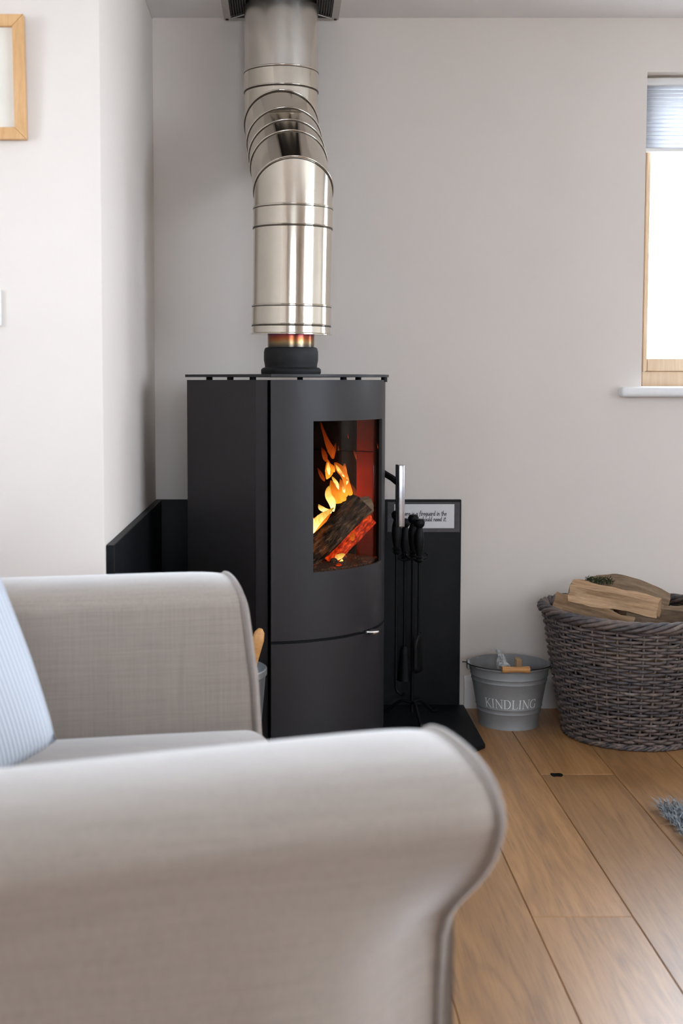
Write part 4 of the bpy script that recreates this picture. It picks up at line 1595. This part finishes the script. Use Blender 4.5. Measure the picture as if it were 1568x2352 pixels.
# ------------------------------------------------------------------ rug
rc = on_floor(1506, 1852)
RX0, RX1, RY0, RY1 = rc.x - 0.006, 2.3, 1.35, rc.y - 0.02
rug = thing('shaggy_rug', 'blue-grey shaggy rug on the oak floor at the right', 'rug', ((RX0 + RX1) / 2, (RY0 + RY1) / 2, 0))
mk('backing', *bbox(RX0 + 0.01, RX1 - 0.01, RY0 + 0.01, RY1 - 0.01, 0.0, 0.008, 0.003), M['rug_base'], rug)
V, F = [], []
rs = random.Random(5)
NBL = 70000
for i in range(NBL):
    x, y = rs.uniform(RX0, RX1), rs.uniform(RY0, RY1)
    a = rs.uniform(0, 2 * PI)
    ln = rs.uniform(0.020, 0.046)
    lean = rs.uniform(0.4, 1.25)
    dx, dy = math.cos(a) * math.sin(lean) * ln - 0.006, math.sin(a) * math.sin(lean) * ln
    h = math.cos(lean) * ln
    sx_, sy_ = -math.sin(a) * 0.0013, math.cos(a) * 0.0013
    b = len(V)
    z0 = 0.006
    V += [(x - sx_, y - sy_, z0), (x + sx_, y + sy_, z0), (x + dx * 0.4 + sx_, y + dy * 0.4 + sy_, z0 + h * 0.7), (x + dx * 0.4 - sx_, y + dy * 0.4 - sy_, z0 + h * 0.7), (x + dx, y + dy, max(0.003, z0 + h * 0.95 - 0.002))]
    F += [(b, b + 1, b + 2, b + 3), (b + 3, b + 2, b + 4)]
base = rug.location
me = bpy.data.meshes.new('pile')
me.from_pydata([(v[0] - base.x, v[1] - base.y, v[2]) for v in V], [], F)
po = bpy.data.objects.new('pile', me)
me.materials.append(M['pile'])
COL.objects.link(po)
po.parent = rug
po['kind'] = 'stuff'

# ------------------------------------------------------------------ picture and switch on the near wall
p1 = at(57, 318, YA - 0.03)
p0z, p1z = at(50, 320, YA - 0.02).z, at(50, 34, YA - 0.03).z
px1 = at(61, 318, YA - 0.02).x
PW, PH_ = 0.42, p1z - p0z
pic = thing('picture_frame', 'pale wooden picture frame hanging on the white wall', 'picture', (px1 - PW / 2, YA - 0.003, p0z))
fw = 0.026
lean = 0.055      # hangs a little forward at the top


def pv(v):
    x, y, z = v
    return Vector((x - px1 * 0, y - lean * (z - p0z), z))


XO0, XO1, ZO0, ZO1 = px1 - PW, px1, p0z, p1z
oc = [(XO0, ZO0), (XO1, ZO0), (XO1, ZO1), (XO0, ZO1)]
ic = [(XO0 + fw, ZO0 + fw), (XO1 - fw, ZO0 + fw), (XO1 - fw, ZO1 - fw), (XO0 + fw, ZO1 - fw)]
for k in range(4):      # four mitred lengths, the front edge chamfered
    k2 = (k + 1) % 4
    quad = [oc[k], oc[k2], ic[k2], ic[k]]
    v = [(q[0], YA - 0.003, q[1]) for q in quad] + [(q[0], YA - 0.024, q[1]) for q in quad]
    f = [(0, 1, 2, 3), (7, 6, 5, 4)] + [(m, (m + 1) % 4, 4 + (m + 1) % 4, 4 + m) for m in range(4)]
    v, f = bevel_vf(v, f, 0.0018, 2)
    mk('moulding', [pv(q) for q in v], f, M['pine'], pic, smooth=30)
v, f = boxv(px1 - PW + fw - 0.002, px1 - fw + 0.002, YA - 0.012, YA - 0.006, p0z + fw - 0.002, p1z - fw + 0.002)
mk('mount', [pv(q) for q in v], f, M['mat_board'], pic)
q0, q1 = at(3, 750, YA - 0.01), at(3, 664, YA - 0.01)
hh = q1.z - q0.z
sw = thing('light_switch', 'white switch plate at the left edge below the picture', 'switch', (q0.x - 0.043, YA, q0.z))
mk('plate', *bbox(q0.x - 0.086, q0.x, YA - 0.011, YA - 0.0005, q0.z, q1.z, 0.004, 3), M['socket'], sw, smooth=40)
mk('rocker', *bbox(q0.x - 0.056, q0.x - 0.030, YA - 0.016, YA - 0.0112, q0.z + hh * 0.3, q1.z - hh * 0.3, 0.002, 2), M['socket'], sw, smooth=40)

# ------------------------------------------------------------------ armchair
PHI = math.radians(12.5)
CO = Vector((0.067, 1.80, 0))
chair = thing('armchair', 'wide grey linen armchair with rolled piped arms facing the rug', 'armchair', CO, PHI)
ARM_C = 0.535      # near arm roll centre, sideways
ARM_F = 0.600      # far arm roll centre
AZ = 0.691         # arm top
ALEN = 0.98


def arm_profile():
    """(outward, z): inner face, rolled top, neck, outer panel"""
    P = [(-0.115, 0.10), (-0.117, 0.30), (-0.119, 0.50), (-0.120, 0.60)]
    cx, cz_, rx, rz_ = 0.004, AZ - 0.046, 0.124, 0.046
    for i in range(0, 19):
        a = math.radians(180 - 10 * i)
        sx_, sz_ = math.cos(a), math.sin(a)
        P.append((cx + rx * math.copysign(abs(sx_) ** 0.86, sx_), cz_ + rz_ * abs(sz_) ** 0.86))
    P += [(0.122, AZ - 0.062), (0.107, AZ - 0.086), (0.084, AZ - 0.110), (0.057, AZ - 0.133), (0.029, AZ - 0.155), (0.002, AZ - 0.177), (-0.022, AZ - 0.200), (-0.038, AZ - 0.230), (-0.045, AZ - 0.30), (-0.045, AZ - 0.42), (-0.043, 0.10)]
    return P


AP = arm_profile()
ACX, ACZ = -0.03, AZ - 0.14


def build_arm(side):
    """side -1: arm nearest the camera (local -y); +1: far arm"""
    n = len(AP)
    st_ = [(-ALEN, 1.0), (-ALEN * 0.75, 1.0), (-ALEN * 0.5, 1.0), (-ALEN * 0.25, 1.0), (-0.16, 1.0), (-0.11, 0.999), (-0.075, 0.996), (-0.05, 0.990), (-0.032, 0.981), (-0.018, 0.969), (-0.008, 0.953)]
    V, F = [], []

    def put(u, s):
        for (o, z) in AP:
            # ease the edge in towards the middle of the section, not down at the foot
            k = min(1.0, max(0.0, (z - 0.10) / 0.35))
            if o > -0.06 and z < AZ - 0.07:      # the cover hangs fuller away from the front scroll
                full = min(1.0, max(0.0, (-u - 0.01) / 0.16))
                full = full * full * (3 - 2 * full)
                tgt = 0.118 - 0.075 * min(1.0, (AZ - 0.07 - z) / 0.30)
                o = o + max(0.0, tgt - o) * full
            oo = ACX + (o - ACX) * (1 - (1 - s) * 0.9)
            zz = z if z < 0.2 else ACZ + (z - ACZ) * (1 - (1 - s) * k)
            du = -0.034 * max(0.0, (z - 0.36) / 0.33) ** 1.3 if side > 0 else 0.0
            V.append((u + du, side * ((ARM_C if side < 0 else ARM_F) + oo - (0.055 * u if side < 0 else 0.0)), zz + (0.022 * u if side < 0 and z > 0.3 else 0.0)))
    for u, s in st_:
        put(u, s)
    m = len(st_)
    for i in range(m - 1):
        for k in range(n - 1):
            F.append((i * n + k, i * n + k + 1, (i + 1) * n + k + 1, (i + 1) * n + k))
        F.append((i * n + n - 1, i * n, (i + 1) * n, (i + 1) * n + n - 1))
    F.append(tuple(range(n)))
    F.append(tuple((m - 1) * n + k for k in range(n)))
    arm = local('arm', V, F, M['fabric'], chair, smooth=50)
    # domed front panel inside the piping
    V, F = [], []
    for u, s in ((-0.010, 0.950), (-0.004, 0.940), (0.003, 0.88), (0.006, 0.60), (0.006, 0.25)):
        put(u, s)
    for i in range(4):
        for k in range(n - 1):
            F.append((i * n + k, i * n + k + 1, (i + 1) * n + k + 1, (i + 1) * n + k))
        F.append((i * n + n - 1, i * n, (i + 1) * n, (i + 1) * n + n - 1))
    F.append(tuple(4 * n + k for k in range(n)))
    local('front_panel', V, F, M['fabric'], arm, smooth=50)
    V = []
    put(-0.007, 0.957)
    path = [Vector(v) for v in V]
    local('piping', *tube(path, 0.0055, 8), M['piping'], arm, smooth='all')
    return arm


near_arm = build_arm(-1)
far_arm = build_arm(1)


def pillow_box(x0, x1, y0, y1, z0, z1, r, crown=0.02, nu=18, nv=18):
    """soft upholstered block: rounded box with a crowned top"""
    bm = bmesh.new()
    v, f = boxv(x0, x1, y0, y1, z0, z1)
    vs = [bm.verts.new(p) for p in v]
    for q in f:
        bm.faces.new([vs[i] for i in q])
    bmesh.ops.recalc_face_normals(bm, faces=bm.faces)
    bmesh.ops.bevel(bm, geom=list(bm.edges), offset=r, segments=5, profile=0.5, affect='EDGES')
    bmesh.ops.subdivide_edges(bm, edges=[e for e in bm.edges if e.calc_length() > 0.1], cuts=9, use_grid_fill=True)
    cx, cy = (x0 + x1) / 2, (y0 + y1) / 2
    for q in bm.verts:
        if q.co.z > z1 - 0.03:
            a = max(0, 1 - ((q.co.x - cx) / (x1 - x0) * 2) ** 2) * max(0, 1 - ((q.co.y - cy) / (y1 - y0) * 2) ** 2)
            q.co.z += crown * a ** 0.7
    bm.verts.index_update()
    out = [tuple(q.co) for q in bm.verts], [tuple(q.index for q in g.verts) for g in bm.faces]
    bm.free()
    return out


ins = ARM_C - 0.118
inf = ARM_F - 0.118
local('seat_base', *bbox(-0.92, -0.03, -ins - 0.02, inf + 0.02, 0.10, 0.29, 0.015), M['fabric'], chair, smooth=40)
SEAT = local('seat_cushion', *pillow_box(-0.80, 0.005, -ins + 0.003, inf - 0.003, 0.292, 0.430, 0.045, 0.022), M['fabric'], chair, smooth='all')
back_vf = pillow_box(-1.00, -0.81, -ARM_C + 0.02, ARM_F - 0.02, 0.12, 0.86, 0.06, 0.01)
local('backrest', [(v[0] - 0.16 * max(0, v[2] - 0.40), v[1], v[2]) for v in back_vf[0]], back_vf[1], M['fabric'], chair, smooth='all')
for lx in (-0.92, -0.06):
    for ly in (-0.46, 0.46):
        local('leg', *lathe([(0.020, 0.0), (0.026, 0.102)], 14, (lx, ly, 0), True, True), M['frame_wood'], chair, smooth=40)

# cushion leaning against the chair back
n_ = 26
V, F = [], []
hw, hh_, th = 0.205, 0.215, 0.080


def cush(u, v, s):
    e = (max(0, 1 - abs(u) ** 2.6) * max(0, 1 - abs(v) ** 2.6)) ** 0.5
    pinch = 1 - 0.07 * (u * u + v * v) * 0.5 * (1 - 0.6 * min(1, abs(abs(u) - abs(v)) * 1.4))
    return Vector((u * hw * pinch, s * th * e, v * hh_ * pinch))


for s in (1, -1):
    for i in range(n_ + 1):
        for j in range(n_ + 1):
            V.append(cush(-1 + 2 * i / n_, -1 + 2 * j / n_, s))
m_ = (n_ + 1) ** 2
for s in (0, 1):
    for i in range(n_):
        for j in range(n_):
            b = s * m_ + i * (n_ + 1) + j
            F.append((b, b + n_ + 1, b + n_ + 2, b + 1))
cu = mk('throw_cushion', V, F, M['cushion'])
bm = bmesh.new()
bm.from_mesh(cu.data)
bmesh.ops.remove_doubles(bm, verts=bm.verts, dist=0.0008)
bmesh.ops.recalc_face_normals(bm, faces=bm.faces)
bm.to_mesh(cu.data)
bm.free()
cu.data.polygons.foreach_set('use_smooth', [True] * len(cu.data.polygons))
RM = Matrix.Rotation(math.radians(28), 3, 'Z') @ Matrix.Rotation(math.radians(-12), 3, 'X') @ Matrix.Rotation(math.radians(-17), 3, 'Y')
cu.rotation_euler = RM.to_euler()
cu.location = at(128, 1702, 1.93) - RM @ Vector((hw * 0.93, 0, -hh_ * 0.93))
tag(cu, 'pale blue finely ribbed cushion leaning in the armchair corner', 'cushion')

# ------------------------------------------------------------------ ash bucket with a wooden-handled brush, half hidden behind the chair
ac = Vector((at(500, 1540, 2.98).x, 2.98, 0.0))
AH = at(560, 1540, 2.98).z
AR = at(613, 1540, 2.98).x - ac.x
ab = thing('ash_bucket', 'small galvanised bucket mostly hidden behind the armchair', 'bucket', (ac.x, ac.y, HZ))
mk('body', *lathe([(0.001, HZ + 0.002), (AR * 0.72, HZ), (AR * 0.97, AH - 0.012), (AR, AH - 0.008), (AR, AH + 0.006), (AR * 0.975, AH + 0.008), (AR * 0.95, AH - 0.006), (AR * 0.70, HZ + 0.010), (0.001, HZ + 0.010)], 48, (ac.x, ac.y, 0)), M['galv'], ab, smooth=40)
bt_ = at(598, 1444, 2.97)
hbz = at(575, 1520, 2.97)
hv = thing('ash_brush', 'round-ended wooden handle sticking up from the hidden bucket', 'brush', (ac.x, ac.y, HZ + 0.012))
foot = Vector((ac.x + 0.02, ac.y, HZ + 0.075))
dv = (bt_ - foot)
mk('handle', *tube([foot + dv * s for s in (0, 0.55, 0.72, 0.84, 0.93, 0.975, 1.0)], [0.009, 0.009, 0.0095, 0.012, 0.0145, 0.012, 0.005], 14), M['grip'], hv, smooth='all')
mk('bristles', *tube([foot, foot - dv.normalized() * 0.05], [0.016, 0.026], 14), M['black'], hv, smooth=40)
